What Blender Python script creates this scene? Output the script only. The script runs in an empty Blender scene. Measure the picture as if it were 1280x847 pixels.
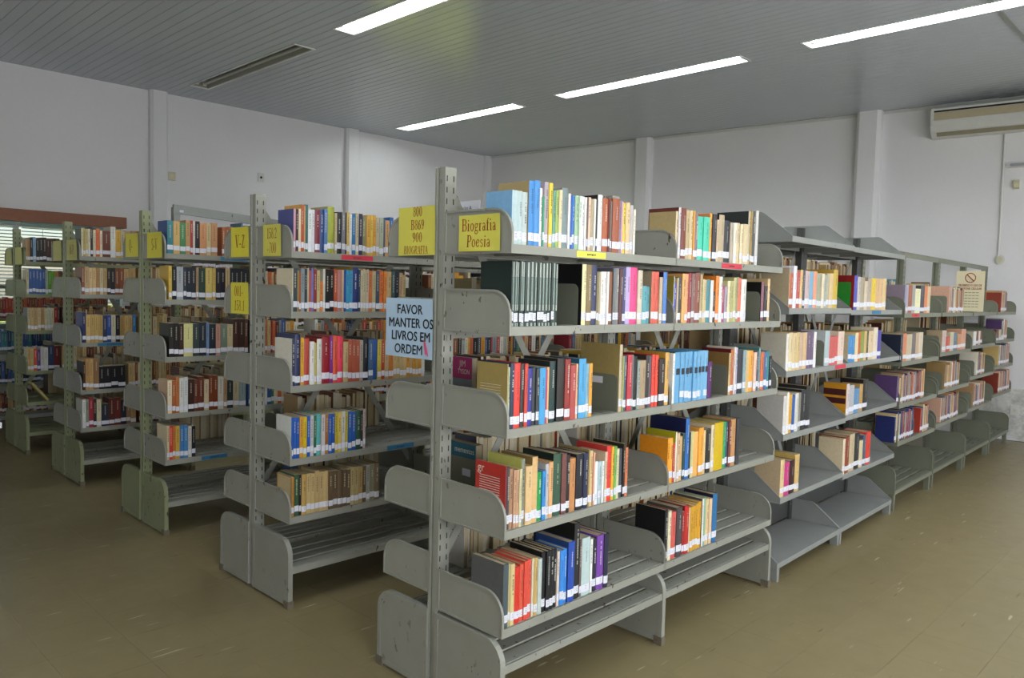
import bpy, math, random
from mathutils import Matrix, Vector

# ------------------------------------------------------------------ camera, sky, light, exposure
scene = bpy.context.scene
col = scene.collection
cam_data = bpy.data.cameras.new('camera')
cam_data.sensor_fit = 'HORIZONTAL'
cam_data.sensor_width = 36.0
cam_data.lens = 969.5 * 36.0 / 1280.0
cam_data.clip_start = 0.05
cam_data.clip_end = 300
camera = bpy.data.objects.new('camera', cam_data)
col.objects.link(camera)
_R = (0.69990901, -0.71379353, 0.0250235)
_U = (0.02635191, 0.06081929, 0.99780088)
_F = (0.71374573, 0.6977104, -0.06137779)
_C = (-1.8807, -2.225, 1.5496)
camera.matrix_world = Matrix(((_R[0], _U[0], -_F[0], _C[0]), (_R[1], _U[1], -_F[1], _C[1]),
                              (_R[2], _U[2], -_F[2], _C[2]), (0, 0, 0, 1)))
scene.camera = camera

world = bpy.data.worlds.new('sky')
scene.world = world
world.use_nodes = True
_n = world.node_tree.nodes
_n.clear()
_sky = _n.new('ShaderNodeTexSky')
_sky.sky_type = 'NISHITA'
_sky.sun_disc = False
_sky.sun_elevation = math.radians(58)
_sky.sun_rotation = math.radians(90)
_bg = _n.new('ShaderNodeBackground')
_bg.inputs['Strength'].default_value = 0.11
_wo = _n.new('ShaderNodeOutputWorld')
world.node_tree.links.new(_sky.outputs[0], _bg.inputs[0])
world.node_tree.links.new(_bg.outputs[0], _wo.inputs[0])

_sun = bpy.data.lights.new('sun', 'SUN')
_sun.energy = 5.0
_sun.angle = math.radians(0.6)
_sun.color = (1.0, 0.95, 0.86)
sun = bpy.data.objects.new('sun', _sun)
col.objects.link(sun)
sun.rotation_euler = (0, math.radians(40), 0)     # shines down from beyond the far right wall

# daylight entering by the windows of the wall behind the camera (wall_front, y = -5)
FRONT_WINDOWS = [(-3.0, -0.7), (0.3, 2.6), (3.6, 5.9), (6.5, 8.3)]
for _a, _b in FRONT_WINDOWS:
    _l = bpy.data.lights.new('window_daylight', 'AREA')
    _l.shape = 'RECTANGLE'
    _l.size = _b - _a - 0.1
    _l.size_y = 1.5
    _l.energy = {-3.0: 60, 0.3: 36, 3.6: 31, 6.5: 11}[_a]
    _l.color = (0.95, 0.985, 1.0)
    _o = bpy.data.objects.new('window_daylight', _l)
    col.objects.link(_o)
    _o.location = ((_a + _b) / 2, -4.96, 1.75)
    _o.rotation_euler = (math.radians(90), 0, 0)
LAMP_STRENGTH = 12.0
scene.view_settings.view_transform = 'Standard'
scene.view_settings.look = 'None'
scene.view_settings.exposure = 1.0
scene.view_settings.gamma = 1.0
scene.view_settings.use_curve_mapping = False

# ------------------------------------------------------------------ helpers
RNG = random.Random(7)


def s2l(c):
    return c / 12.92 if c <= 0.04045 else ((c + 0.055) / 1.055) ** 2.4


def hexc(h, k=1.0):
    return tuple(min(0.92, s2l(int(h[i:i + 2], 16) / 255.0) * k) for i in (0, 2, 4))


def srgb(r, g, b):
    return (s2l(r / 255.0), s2l(g / 255.0), s2l(b / 255.0), 1.0)


class MB:
    """collects polygons, optionally with a colour for each"""

    def __init__(self):
        self.v = []
        self.f = []
        self.c = []

    def poly(self, pts, c=None):
        n = len(self.v)
        self.v += [tuple(p) for p in pts]
        self.f.append(tuple(range(n, n + len(pts))))
        self.c.append(c)

    def box(self, a, b, c=None, cols=None):
        x0, y0, z0 = a
        x1, y1, z1 = b
        n = len(self.v)
        self.v += [(x0, y0, z0), (x1, y0, z0), (x1, y1, z0), (x0, y1, z0), (x0, y0, z1), (x1, y0, z1), (x1, y1, z1), (x0, y1, z1)]
        fs = [(0, 3, 2, 1), (4, 5, 6, 7), (0, 1, 5, 4), (1, 2, 6, 5), (2, 3, 7, 6), (3, 0, 4, 7)]
        # bottom, top, -y, +x, +y, -x
        for i, q in enumerate(fs):
            self.f.append(tuple(n + j for j in q))
            self.c.append(cols[i] if cols else c)
        return self

    def prism(self, pts, axis, a, b, c=None):
        """extrude a 2D outline along an axis from a to b"""
        def P(p, t):
            if axis == 'x':
                return (t, p[0], p[1])
            if axis == 'y':
                return (p[0], t, p[1])
            return (p[0], p[1], t)
        n = len(self.v)
        k = len(pts)
        self.v += [P(p, a) for p in pts] + [P(p, b) for p in pts]
        self.f.append(tuple(range(n + k - 1, n - 1, -1)))
        self.f.append(tuple(range(n + k, n + 2 * k)))
        for i in range(k):
            j = (i + 1) % k
            self.f.append((n + i, n + j, n + k + j, n + k + i))
        self.c += [c] * (k + 2)
        return self

    def ring(self, outer, inner, axis, a, b, c=None):
        """a rim: outline minus inner outline, extruded"""
        k = len(outer)
        for i in range(k):
            j = (i + 1) % k
            quad = [outer[i], outer[j], inner[j], inner[i]]
            self.prism(quad, axis, a, b, c)
        return self

    def bar(self, p, q, w, t, up=(0, 0, 1), c=None):
        """rectangular bar from p to q, w across, t along up"""
        p = Vector(p)
        q = Vector(q)
        d = (q - p).normalized()
        u = Vector(up)
        s = d.cross(u)
        if s.length < 1e-6:
            u = Vector((0, 1, 0))
            s = d.cross(u)
        s.normalize()
        u = s.cross(d).normalized()
        n = len(self.v)
        for e in (p, q):
            for a, b in ((-1, -1), (1, -1), (1, 1), (-1, 1)):
                self.v.append(tuple(e + s * (a * w / 2) + u * (b * t / 2)))
        for q4 in [(3, 2, 1, 0), (4, 5, 6, 7), (0, 1, 5, 4), (1, 2, 6, 5), (2, 3, 7, 6), (3, 0, 4, 7)]:
            self.f.append(tuple(n + j for j in q4))
            self.c.append(c)
        return self

    def tube(self, pts, r, n=8, c=None, cap=True):
        rings = []
        pts = [Vector(p) for p in pts]
        for i, p in enumerate(pts):
            d = (pts[min(i + 1, len(pts) - 1)] - pts[max(i - 1, 0)]).normalized()
            u = Vector((0, 0, 1)) if abs(d.z) < 0.9 else Vector((1, 0, 0))
            s = d.cross(u).normalized()
            u = s.cross(d)
            b = len(self.v)
            for k in range(n):
                a = 2 * math.pi * k / n
                self.v.append(tuple(p + s * (r * math.cos(a)) + u * (r * math.sin(a))))
            rings.append(b)
        for a, b in zip(rings, rings[1:]):
            for k in range(n):
                self.f.append((a + k, a + (k + 1) % n, b + (k + 1) % n, b + k))
                self.c.append(c)
        if cap:
            self.f.append(tuple(rings[0] + k for k in range(n - 1, -1, -1)))
            self.f.append(tuple(rings[-1] + k for k in range(n)))
            self.c += [c, c]
        return self

    def mesh(self, name, mat):
        me = bpy.data.meshes.new(name)
        me.from_pydata(self.v, [], self.f)
        if any(c is not None for c in self.c):
            at = me.color_attributes.new('Col', 'FLOAT_COLOR', 'CORNER')
            data = []
            for poly, c in zip(self.f, self.c):
                c = c or (0.5, 0.5, 0.5)
                data += [c[0], c[1], c[2], 1.0] * len(poly)
            at.data.foreach_set('color', data)
        if mat:
            me.materials.append(mat)
        me.update()
        return me

    def obj(self, name, mat, parent=None, loc=(0, 0, 0)):
        return mobj(name, self.mesh(name, mat), parent, loc)


def mobj(name, me, parent=None, loc=(0, 0, 0)):
    o = bpy.data.objects.new(name, me)
    col.objects.link(o)
    o.parent = parent
    o.location = loc
    return o


def empty(name, loc=(0, 0, 0), rz=0.0, parent=None):
    o = bpy.data.objects.new(name, None)
    o.empty_display_size = 0.1
    col.objects.link(o)
    o.location = loc
    o.rotation_euler = (0, 0, rz)
    o.parent = parent
    return o


def tag(o, label, cat=None, group=None, kind=None):
    o['label'] = label
    if cat:
        o['category'] = cat
    if group:
        o['group'] = group
    if kind:
        o['kind'] = kind
    return o


def struct(o):
    o['kind'] = 'structure'
    return o


# ------------------------------------------------------------------ materials
def nodes_of(name):
    m = bpy.data.materials.new(name)
    m.use_nodes = True
    nt = m.node_tree
    b = nt.nodes['Principled BSDF']
    return m, nt, b


def mix_rgb(nt, fac, a, b):
    n = nt.nodes.new('ShaderNodeMix')
    n.data_type = 'RGBA'
    for s, v in ((n.inputs[0], fac), (n.inputs[6], a), (n.inputs[7], b)):
        if hasattr(v, 'links') or hasattr(v, 'is_linked'):
            nt.links.new(v, s)
        else:
            s.default_value = v
    return n.outputs[2]


def noise(nt, scale, detail=3.0, rough=0.55, vec=None):
    n = nt.nodes.new('ShaderNodeTexNoise')
    n.inputs['Scale'].default_value = scale
    n.inputs['Detail'].default_value = detail
    n.inputs['Roughness'].default_value = rough
    if vec is not None:
        nt.links.new(vec, n.inputs['Vector'])
    return n.outputs['Fac']


def ramp(nt, fac, p0, p1):
    n = nt.nodes.new('ShaderNodeMapRange')
    n.inputs['From Min'].default_value = p0
    n.inputs['From Max'].default_value = p1
    nt.links.new(fac, n.inputs['Value'])
    return n.outputs['Result']


def math_node(nt, op, a, b):
    n = nt.nodes.new('ShaderNodeMath')
    n.operation = op
    for s, v in zip(n.inputs, (a, b)):
        if hasattr(v, 'is_linked'):
            nt.links.new(v, s)
        else:
            s.default_value = v
    return n.outputs[0]


def geo_pos(nt, scale=(1, 1, 1), rot=(0, 0, 0)):
    g = nt.nodes.new('ShaderNodeNewGeometry')
    m = nt.nodes.new('ShaderNodeMapping')
    m.inputs['Scale'].default_value = scale
    m.inputs['Rotation'].default_value = rot
    nt.links.new(g.outputs['Position'], m.inputs['Vector'])
    return m.outputs['Vector']


def bump(nt, b, h, strength, dist=0.01):
    n = nt.nodes.new('ShaderNodeBump')
    n.inputs['Strength'].default_value = strength
    n.inputs['Distance'].default_value = dist
    nt.links.new(h, n.inputs['Height'])
    nt.links.new(n.outputs[0], b.inputs['Normal'])


def plain(name, c, rough=0.6, var=0.12, scale=14.0, metallic=0.0, spec=0.5):
    m, nt, b = nodes_of(name)
    p = geo_pos(nt)
    f = noise(nt, scale, vec=p)
    d = tuple(x * (1 - var) for x in c[:3]) + (1,)
    l = tuple(min(1, x * (1 + var)) for x in c[:3]) + (1,)
    nt.links.new(mix_rgb(nt, f, d, l), b.inputs['Base Color'])
    b.inputs['Roughness'].default_value = rough
    b.inputs['Metallic'].default_value = metallic
    b.inputs['Specular IOR Level'].default_value = spec
    return m


def painted_steel(name, c, chip=0.665):
    """old enamelled steel: small mottling, chipped rust spots"""
    m, nt, b = nodes_of(name)
    p = geo_pos(nt)
    f = noise(nt, 9.0, 4.0, vec=p)
    base = mix_rgb(nt, f, tuple(x * 0.9 for x in c[:3]) + (1,), tuple(x * 1.1 for x in c[:3]) + (1,))
    sp = geo_pos(nt, (1.0, 1.0, 0.55))
    s = ramp(nt, noise(nt, 34.0, 2.0, 0.6, vec=sp), chip, chip + 0.02)
    s2 = ramp(nt, noise(nt, 2.3, 2.0, vec=p), 0.44, 0.6)
    k = math_node(nt, 'MULTIPLY', s, s2)
    out = mix_rgb(nt, k, base, srgb(70, 52, 36))
    nt.links.new(out, b.inputs['Base Color'])
    b.inputs['Roughness'].default_value = 0.42
    bump(nt, b, noise(nt, 240.0, 2.0, vec=p), 0.05, 0.002)
    return m


M = {}
M['steel'] = painted_steel('grey_enamelled_steel', srgb(150, 150, 140))
M['steel_green'] = painted_steel('green_grey_enamelled_steel', srgb(140, 146, 112))
M['steel_blue'] = painted_steel('blue_grey_steel', srgb(146, 148, 145), 0.72)
M['steel_olive'] = painted_steel('olive_grey_steel', srgb(124, 126, 110), 0.72)
M['steel_dark'] = painted_steel('dark_steel_post', srgb(70, 70, 68), 0.8)
M['slot'] = plain('dark_slot', srgb(26, 26, 26), 0.8)
M['rust'] = plain('worn_foot', srgb(112, 102, 86), 0.7, 0.3, 60)
M['bookend'] = painted_steel('bookend_steel', srgb(118, 120, 106), 0.85)

# book covers: colour from the mesh, with faint wear
def book_mat(name, rough):
    m, nt, b = nodes_of(name)
    a = nt.nodes.new('ShaderNodeVertexColor')
    a.layer_name = 'Col'
    p = geo_pos(nt)
    f = noise(nt, 60.0, 3.0, vec=p)
    h = nt.nodes.new('ShaderNodeHueSaturation')
    nt.links.new(a.outputs['Color'], h.inputs['Color'])
    v = nt.nodes.new('ShaderNodeMapRange')
    v.inputs['To Min'].default_value = 0.86
    v.inputs['To Max'].default_value = 1.12
    nt.links.new(f, v.inputs['Value'])
    nt.links.new(v.outputs[0], h.inputs['Value'])
    nt.links.new(h.outputs[0], b.inputs['Base Color'])
    b.inputs['Roughness'].default_value = rough
    return m


M['cover'] = book_mat('book_cover', 0.42)


def page_mat():
    m, nt, b = nodes_of('page_edges')
    p = geo_pos(nt, (1, 0.02, 0.02))
    f = noise(nt, 900.0, 1.0, vec=p)
    g = noise(nt, 3.0, 2.0, vec=geo_pos(nt))
    c = mix_rgb(nt, g, srgb(214, 200, 170), srgb(186, 164, 126))
    c2 = mix_rgb(nt, math_node(nt, 'MULTIPLY', f, 0.45), c, srgb(140, 120, 92))
    nt.links.new(c2, b.inputs['Base Color'])
    b.inputs['Roughness'].default_value = 0.9
    return m


M['pages'] = page_mat()
M['sticker'] = plain('white_sticker', srgb(228, 228, 238), 0.5, 0.04, 120)
M['print_dark'] = plain('dark_print', srgb(48, 50, 58), 0.6)
M['print_grey'] = plain('grey_print', srgb(120, 122, 132), 0.6)
M['print_black'] = plain('black_print', srgb(34, 36, 42), 0.6)
M['print_light'] = plain('light_print', srgb(232, 228, 214), 0.6)
M['print_pale'] = plain('pale_green_print', srgb(178, 188, 180), 0.6)
M['print_red'] = plain('red_print', srgb(150, 42, 18), 0.6)
M['print_green'] = plain('green_print', srgb(142, 160, 152), 0.6)
M['yellow'] = plain('yellow_paper', srgb(222, 214, 92), 0.45, 0.06, 9)
M['yellow_bright'] = plain('bright_yellow_paper', srgb(236, 224, 58), 0.45, 0.06, 9)
M['yellow_pale'] = plain('pale_yellow_paper', srgb(212, 206, 120), 0.5, 0.06, 9)
M['paper_blue'] = plain('pale_blue_paper', srgb(186, 212, 236), 0.5, 0.05, 6)
M['paper_cream'] = plain('cream_paper', srgb(222, 212, 178), 0.6, 0.06, 9)
M['pink'] = plain('pink_print', srgb(224, 90, 130), 0.5)
M['strip_red'] = plain('red_shelf_strip', srgb(214, 48, 70), 0.5)
M['strip_yellow'] = plain('yellow_shelf_strip', srgb(240, 230, 80), 0.5)
M['strip_blue'] = plain('blue_shelf_strip', srgb(48, 120, 164), 0.5)
M['plastic_white'] = plain('white_plastic', srgb(214, 214, 208), 0.4, 0.05)
M['plastic_cream'] = plain('aged_cream_plastic', srgb(206, 200, 172), 0.4, 0.07)
M['plastic_dark'] = plain('dark_gap', srgb(24, 22, 20), 0.6)
M['lamp_white'] = plain('lamp_enamel', srgb(226, 228, 226), 0.35, 0.03)
M['lamp_grey'] = plain('lamp_reflector_unlit_shade', srgb(150, 148, 134), 0.35, 0.06)  # greyer copy of the enamel: the unlit trough's shade put into the colour
M['tube_off'] = plain('unlit_tube_glass', srgb(190, 190, 182), 0.25, 0.03)
M['wood'] = plain('brown_wood', srgb(150, 92, 64), 0.5, 0.2, 22)
M['alu'] = plain('aluminium_frame', srgb(150, 154, 156), 0.35, 0.06, 20, 0.6)
M['alu_dull'] = plain('dull_grey_moulding', srgb(150, 154, 150), 0.5)
M['louver'] = plain('tan_louver', srgb(150, 142, 118), 0.5)
M['grille'] = plain('tan_grille', srgb(188, 176, 146), 0.5)
M['blind'] = plain('blind_slat', srgb(138, 178, 200), 0.5, 0.04)
M['laminate'] = plain('white_laminate', srgb(226, 228, 230), 0.3, 0.03)
M['grass'] = plain('sunlit_lawn', srgb(150, 164, 62), 0.9, 0.3, 3)
M['light_block'] = plain('light_block_slab', srgb(120, 118, 112), 0.9)  # for the unseen slab added to keep outside light out

_m, _nt, _b = nodes_of('lit_tube')
_b.inputs['Base Color'].default_value = (1, 1, 1, 1)
_b.inputs['Emission Color'].default_value = (0.93, 0.985, 1.0, 1)
_b.inputs['Emission Strength'].default_value = LAMP_STRENGTH
M['tube_on'] = _m

_m, _nt, _b = nodes_of('window_glass')
_b.inputs['Base Color'].default_value = (1, 1, 1, 1)
_b.inputs['Roughness'].default_value = 0.02
_b.inputs['Alpha'].default_value = 0.12
M['glass'] = _m


def wall_mat():
    m, nt, b = nodes_of('white_wall_paint')
    p = geo_pos(nt)
    f = noise(nt, 1.1, 4.0, vec=p)
    g = noise(nt, 24.0, 3.0, vec=p)
    c = mix_rgb(nt, f, srgb(228, 226, 228), srgb(240, 239, 240))
    c = mix_rgb(nt, math_node(nt, 'MULTIPLY', g, 0.12), c, srgb(190, 186, 182))
    nt.links.new(c, b.inputs['Base Color'])
    b.inputs['Roughness'].default_value = 0.65
    bump(nt, b, noise(nt, 55.0, 4.0, vec=p), 0.12, 0.004)
    return m


M['wall'] = wall_mat()


def damp_mat():
    m, nt, b = nodes_of('flaking_damp_plaster')
    p = geo_pos(nt)
    f = ramp(nt, noise(nt, 7.0, 6.0, 0.7, vec=p), 0.42, 0.58)
    c = mix_rgb(nt, f, srgb(194, 191, 185), srgb(226, 223, 219))
    nt.links.new(c, b.inputs['Base Color'])
    b.inputs['Roughness'].default_value = 0.9
    bump(nt, b, noise(nt, 9.0, 6.0, 0.7, vec=p), 0.8, 0.03)
    return m


M['damp'] = damp_mat()


def ceiling_mat():
    m, nt, b = nodes_of('glossy_ceiling_slat')
    p = geo_pos(nt)
    f = noise(nt, 0.9, 3.0, vec=p)
    c = mix_rgb(nt, f, srgb(182, 189, 198), srgb(194, 200, 208))
    # soot stain on the ceiling above the air conditioner
    v = nt.nodes.new('ShaderNodeVectorMath')
    v.operation = 'DISTANCE'
    sp = nt.nodes.new('ShaderNodeMapping')
    sp.inputs['Scale'].default_value = (1.6, 1.0, 1.0)
    g = nt.nodes.new('ShaderNodeNewGeometry')
    nt.links.new(g.outputs['Position'], sp.inputs['Vector'])
    nt.links.new(sp.outputs[0], v.inputs[0])
    v.inputs[1].default_value = (8.25 * 1.6, -0.35, 3.87)
    d = ramp(nt, v.outputs['Value'], 1.2, 0.2)
    s = math_node(nt, 'MULTIPLY', d, ramp(nt, noise(nt, 5.0, 4.0, vec=p), 0.1, 0.7))
    c = mix_rgb(nt, math_node(nt, 'MULTIPLY', s, 0.85), c, srgb(50, 48, 46))
    nt.links.new(c, b.inputs['Base Color'])
    b.inputs['Roughness'].default_value = 0.2
    return m


M['ceiling'] = ceiling_mat()


def floor_mat():
    m, nt, b = nodes_of('vinyl_floor_tile')
    p = geo_pos(nt)
    f = noise(nt, 0.8, 5.0, vec=p)
    c = mix_rgb(nt, f, srgb(132, 119, 85), srgb(152, 138, 100))
    g = noise(nt, 9.0, 5.0, 0.65, vec=p)
    c = mix_rgb(nt, math_node(nt, 'MULTIPLY', g, 0.25), c, srgb(108, 98, 78))
    oi = nt.nodes.new('ShaderNodeObjectInfo')
    c = mix_rgb(nt, math_node(nt, 'MULTIPLY', oi.outputs['Random'], 0.10), c, srgb(122, 112, 90))
    # light and dark scuffs: short streaks in two directions
    for rot, sc, colr, lo in ((0.5, (1.6, 17, 1), srgb(214, 208, 190), 0.712), (-0.9, (2.0, 22, 1), srgb(206, 200, 182), 0.722),
                              (1.3, (2.2, 18, 1), srgb(92, 80, 60), 0.71)):
        k = ramp(nt, noise(nt, 2.1, 1.5, 0.5, vec=geo_pos(nt, sc, (0, 0, rot))), lo, lo + 0.025)
        k2 = ramp(nt, noise(nt, 1.7 + abs(rot), 1.0, vec=p), 0.46, 0.56)
        c = mix_rgb(nt, math_node(nt, 'MULTIPLY', math_node(nt, 'MULTIPLY', k, k2), 0.7), c, colr)
    nt.links.new(c, b.inputs['Base Color'])
    r = nt.nodes.new('ShaderNodeMapRange')
    r.inputs['To Min'].default_value = 0.26
    r.inputs['To Max'].default_value = 0.42
    nt.links.new(g, r.inputs['Value'])
    nt.links.new(r.outputs[0], b.inputs['Roughness'])
    b.inputs['Specular IOR Level'].default_value = 0.45
    return m


M['floor'] = floor_mat()
M['joint'] = plain('floor_joint', srgb(112, 102, 80), 0.8)

# ------------------------------------------------------------------ the room
HC = 3.87                        # ceiling height
YL = 7.66                        # left wall (runs along x)
XB = -4.6                        # wall behind, to the left of the camera
YF = -5.0                        # wall with windows, behind the camera
WA, WB = (7.55, 7.66), (8.37, 0.04)


def xr(y):                       # the far wall stands a little out of square
    return WA[0] + (WB[0] - WA[0]) * (y - WA[1]) / (WB[1] - WA[1])


# floor: slab with 30 cm vinyl tiles
floor = struct(MB().box((XB, YF, -0.2), (9.2, YL, -0.004)).obj('floor', M['joint']))
TS = 0.3
tile_me = MB().box((0.0004, 0.0004, -0.004), (TS - 0.0004, TS - 0.0004, 0.0)).mesh('tile', M['floor'])
spots = []
for i in range(int((9.2 - XB) / TS)):
    for j in range(int((YL - YF) / TS) + 1):
        x, y = XB + 0.02 + i * TS, YF - 0.04 + j * TS
        if y < YF or y + TS > YL or x + TS > xr(y):
            continue
        d = Vector((x + TS / 2 - _C[0], y + TS / 2 - _C[1], -_C[2]))
        dep = d.dot(Vector(_F))
        u = d.dot(Vector(_R)) / dep if dep > 0.1 else 99
        w = d.dot(Vector(_U)) / dep if dep > 0.1 else 99
        seen = dep > 0.1 and abs(u) < 0.72 and abs(w) < 0.48
        spots.append((0 if seen else 1, d.length, x, y))
spots.sort()
for s in spots[:300]:
    mobj('tile', tile_me, floor, (s[2], s[3], 0))
mb = MB()
for s in spots[300:]:
    mb.box((s[2] + 0.0006, s[3] + 0.0006, -0.004), (s[2] + TS - 0.0006, s[3] + TS - 0.0006, 0))
o = mb.obj('tiles', M['floor'], floor)
o['kind'] = 'stuff'

# ceiling: 10 cm glossy slats running along y, cut out for the recessed lamps
LAMPS = []                       # (x0, y0, y1, lit)
for lx in (-1.04, 2.06, 5.06):
    for y0, y1 in ((4.65, 7.0), (1.6, 3.95), (-1.45, 0.97), (-4.45, -2.05)):
        LAMPS.append((lx, y0, y1, not (y0 == 4.65 and lx < 3) and not (lx < 0 and y0 == 1.6)))
ceiling = struct(MB().box((XB, YF, HC + 0.22), (9.2, YL + 0.3, HC + 0.34)).obj('ceiling', M['light_block']))  # unseen roof slab over the slats, added to block light from above
slat_cache = {}
k = 0
x = XB + 0.06 - 0.0
xs0 = -4.54
while xs0 + 0.1 * k < 9.0:
    x0 = round(xs0 + 0.1 * k, 3)
    x1 = x0 + 0.1
    k += 1
    # where the far wall crosses this slat
    ytop = YL
    if x1 > WA[0]:
        t = (x1 - WA[0]) / (WB[0] - WA[0])
        ytop = WA[1] + t * (WB[1] - WA[1])
    segs = [(YF, ytop)]
    for lx, a, b, lit in LAMPS:
        if x0 > lx - 0.02 and x1 < lx + 0.22:
            new = []
            for p, q in segs:
                if a > p and b < q:
                    new += [(p, a), (b, q)]
                else:
                    new.append((p, q))
            segs = new
    for p, q in segs:
        if q - p < 0.15:
            continue
        key = round(q - p, 3)
        if key not in slat_cache:
            prof = [(0.001, 0.010), (0.001, 0.0025), (0.004, 0.0), (0.096, 0.0), (0.099, 0.0025), (0.099, 0.010)]
            slat_cache[key] = MB().prism(prof, 'y', 0, key).mesh('ceiling_slat', M['ceiling'])
        mobj('ceiling_slat', slat_cache[key], ceiling, (x0, p, HC))
# backing above the open joints, with openings over the lamps
mb = MB()
ys = sorted(set([YF, YL] + [v for L in LAMPS for v in L[1:3]]))
for a, b in zip(ys, ys[1:]):
    cuts = [L[0] for L in LAMPS if L[1] <= a + 1e-6 and L[2] >= b - 1e-6]
    px = XB
    for c in sorted(cuts) + [9.3]:
        mb.box((px, a, HC + 0.0102), (c, b, HC + 0.014))
        px = c + 0.2
mb.obj('backing', M['ceiling'], ceiling)
struct(MB().box((3.2, -0.555, HC - 0.014), (5.035, -0.525, HC - 0.0005)).obj('trim_1', M['alu_dull']))
struct(MB().box((5.285, -0.555, HC - 0.014), (8.4, -0.525, HC - 0.0005)).obj('trim_8', M['alu_dull']))

# walls
def wall_with_holes(name, axis, a, b, c0, c1, holes, mat):
    """wall from a to b along axis, c0..c1 thick, holes (p, q, z0, z1)"""
    mb = MB()

    def bx(p, q, z0, z1):
        if q - p < 1e-4 or z1 - z0 < 1e-4:
            return
        if axis == 'x':
            mb.box((p, c0, z0), (q, c1, z1))
        else:
            mb.box((c0, p, z0), (c1, q, z1))
    pos = a
    for p, q, z0, z1 in holes:
        bx(pos, p, -0.25, HC + 0.2)
        bx(p, q, -0.25, z0)
        bx(p, q, z1, HC + 0.2)
        pos = q
    bx(pos, b, -0.25, HC + 0.2)
    return struct(mb.obj(name, mat))


W1 = (-2.7, 1.5, 1.0, 2.17)
W2 = (5.1, 7.25, 1.0, 2.3)
wall_with_holes('wall_left', 'x', XB, 7.75, YL, YL + 0.2, [W1, W2], M['wall'])
wall_with_holes('wall_front', 'x', XB, 9.2, YF - 0.2, YF, [(a, b, 0.95, 2.55) for a, b in FRONT_WINDOWS], M['wall'])
wall_with_holes('wall_back', 'y', YF - 0.2, YL + 0.2, XB - 0.2, XB, [], M['wall'])
ux, uy = WA[0] - WB[0], WA[1] - WB[1]
ul = math.hypot(ux, uy)
ux, uy = ux / ul, uy / ul         # along the far wall, towards the left corner
nx, ny = -uy, ux                  # into the room
# local frame of the far wall: +x along it to the corner, +y into the room
LR = math.hypot(WA[0] - WB[0], WA[1] - WB[1])


def on_right(o):
    o.location = (WB[0], WB[1], 0)
    o.rotation_euler = (0, 0, math.atan2(uy, ux))
    return o


wall_r = struct(on_right(MB().box((-5.3, -0.2, -0.004), (LR + 0.12, 0, HC + 0.2)).obj('wall_right', M['wall'])))


def rlocal(y):                   # distance along the far wall for a world y
    return (y - WB[1]) / uy


# pilasters
for i, (p, q, w) in enumerate(((1.82, 2.03, 0.09), (4.6, 4.82, 0.09), (7.42, 7.62, 0.06))):
    prof = [(p, YL + 0.01), (p, YL - w + 0.03), (p + 0.03, YL - w), (q - 0.03, YL - w), (q, YL - w + 0.03), (q, YL + 0.01)]
    struct(MB().prism(prof, 'z', 0, HC).obj('trim_%d' % (i + 2), M['wall']))
for i, (ya, yb, w) in enumerate(((4.49, 4.75, 0.12), (1.34, 1.62, 0.16))):
    p, q = rlocal(ya), rlocal(yb)
    prof = [(p, -0.01), (p, w - 0.04), (p + 0.04, w), (q - 0.04, w), (q, w - 0.04), (q, -0.01)]
    struct(on_right(MB().prism(prof[::-1], 'z', 0, HC).obj('trim_%d' % (i + 5), M['wall'])))
# narrow cover moulding where the far wall meets the ceiling
struct(on_right(MB().box((-5.2, 0, HC - 0.03), (LR, 0.02, HC)).obj('trim_7', M['plastic_white'])))
# flaking damp patch low on the far wall
mb = MB()
rg = random.Random(3)
cx, cz = rlocal(-0.35), 0.32
pts = []
for i in range(26):
    a = 2 * math.pi * i / 26
    r = 0.75 + rg.random() * 0.3
    pts.append((cx + math.cos(a) * r * 0.75, max(0.005, cz + math.sin(a) * r * 0.36)))
mb.prism(pts[::-1], 'y', 0.0, 0.006)
o = mb.obj('damp_patch', M['damp'], wall_r)
o['label'] = 'flaking damp plaster patch'


# windows
def window(name, a, b, z0, z1, y, mullions, depth=0.2):
    root = struct(empty(name, (a, y, z0)))
    w, h = b - a, z1 - z0
    fr = MB()
    t = 0.045
    fr.box((0, 0.06, 0), (w, 0.11, t)).box((0, 0.06, h - t), (w, 0.11, h))
    fr.box((0, 0.06, 0), (t, 0.11, h)).box((w - t, 0.06, 0), (w, 0.11, h))
    fr.obj('window_frame', M['alu'], root)
    xs = [0] + mullions + [w]
    for m in mullions:
        MB().box((m - 0.025, 0.06, t), (m + 0.025, 0.11, h - t)).obj('mullion', M['alu'], root)
    for p, q in zip(xs, xs[1:]):
        MB().box((p + 0.03, 0.083, t), (q - 0.03, 0.087, h - t)).obj('pane', M['glass'], root)
    MB().box((-0.03, -0.04, -0.03), (w + 0.03, 0.12, 0)).obj('window_sill', M['wall'], root)
    return root


window('window_1', W1[0], W1[1], W1[2], W1[3], YL, [1.05, 2.1, 3.13])
window('window_2', W2[0], W2[1], W2[2], W2[3], YL, [1.07])
for i, (a, b) in enumerate(FRONT_WINDOWS):
    window('window_%d' % (i + 3), a, b, 0.95, 2.55, YF - 0.17, [(b - a) / 2])
struct(MB().box((-30, YL + 0.2, -0.25), (40, 60, -0.2)).obj('lawn', M['grass']))

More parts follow.
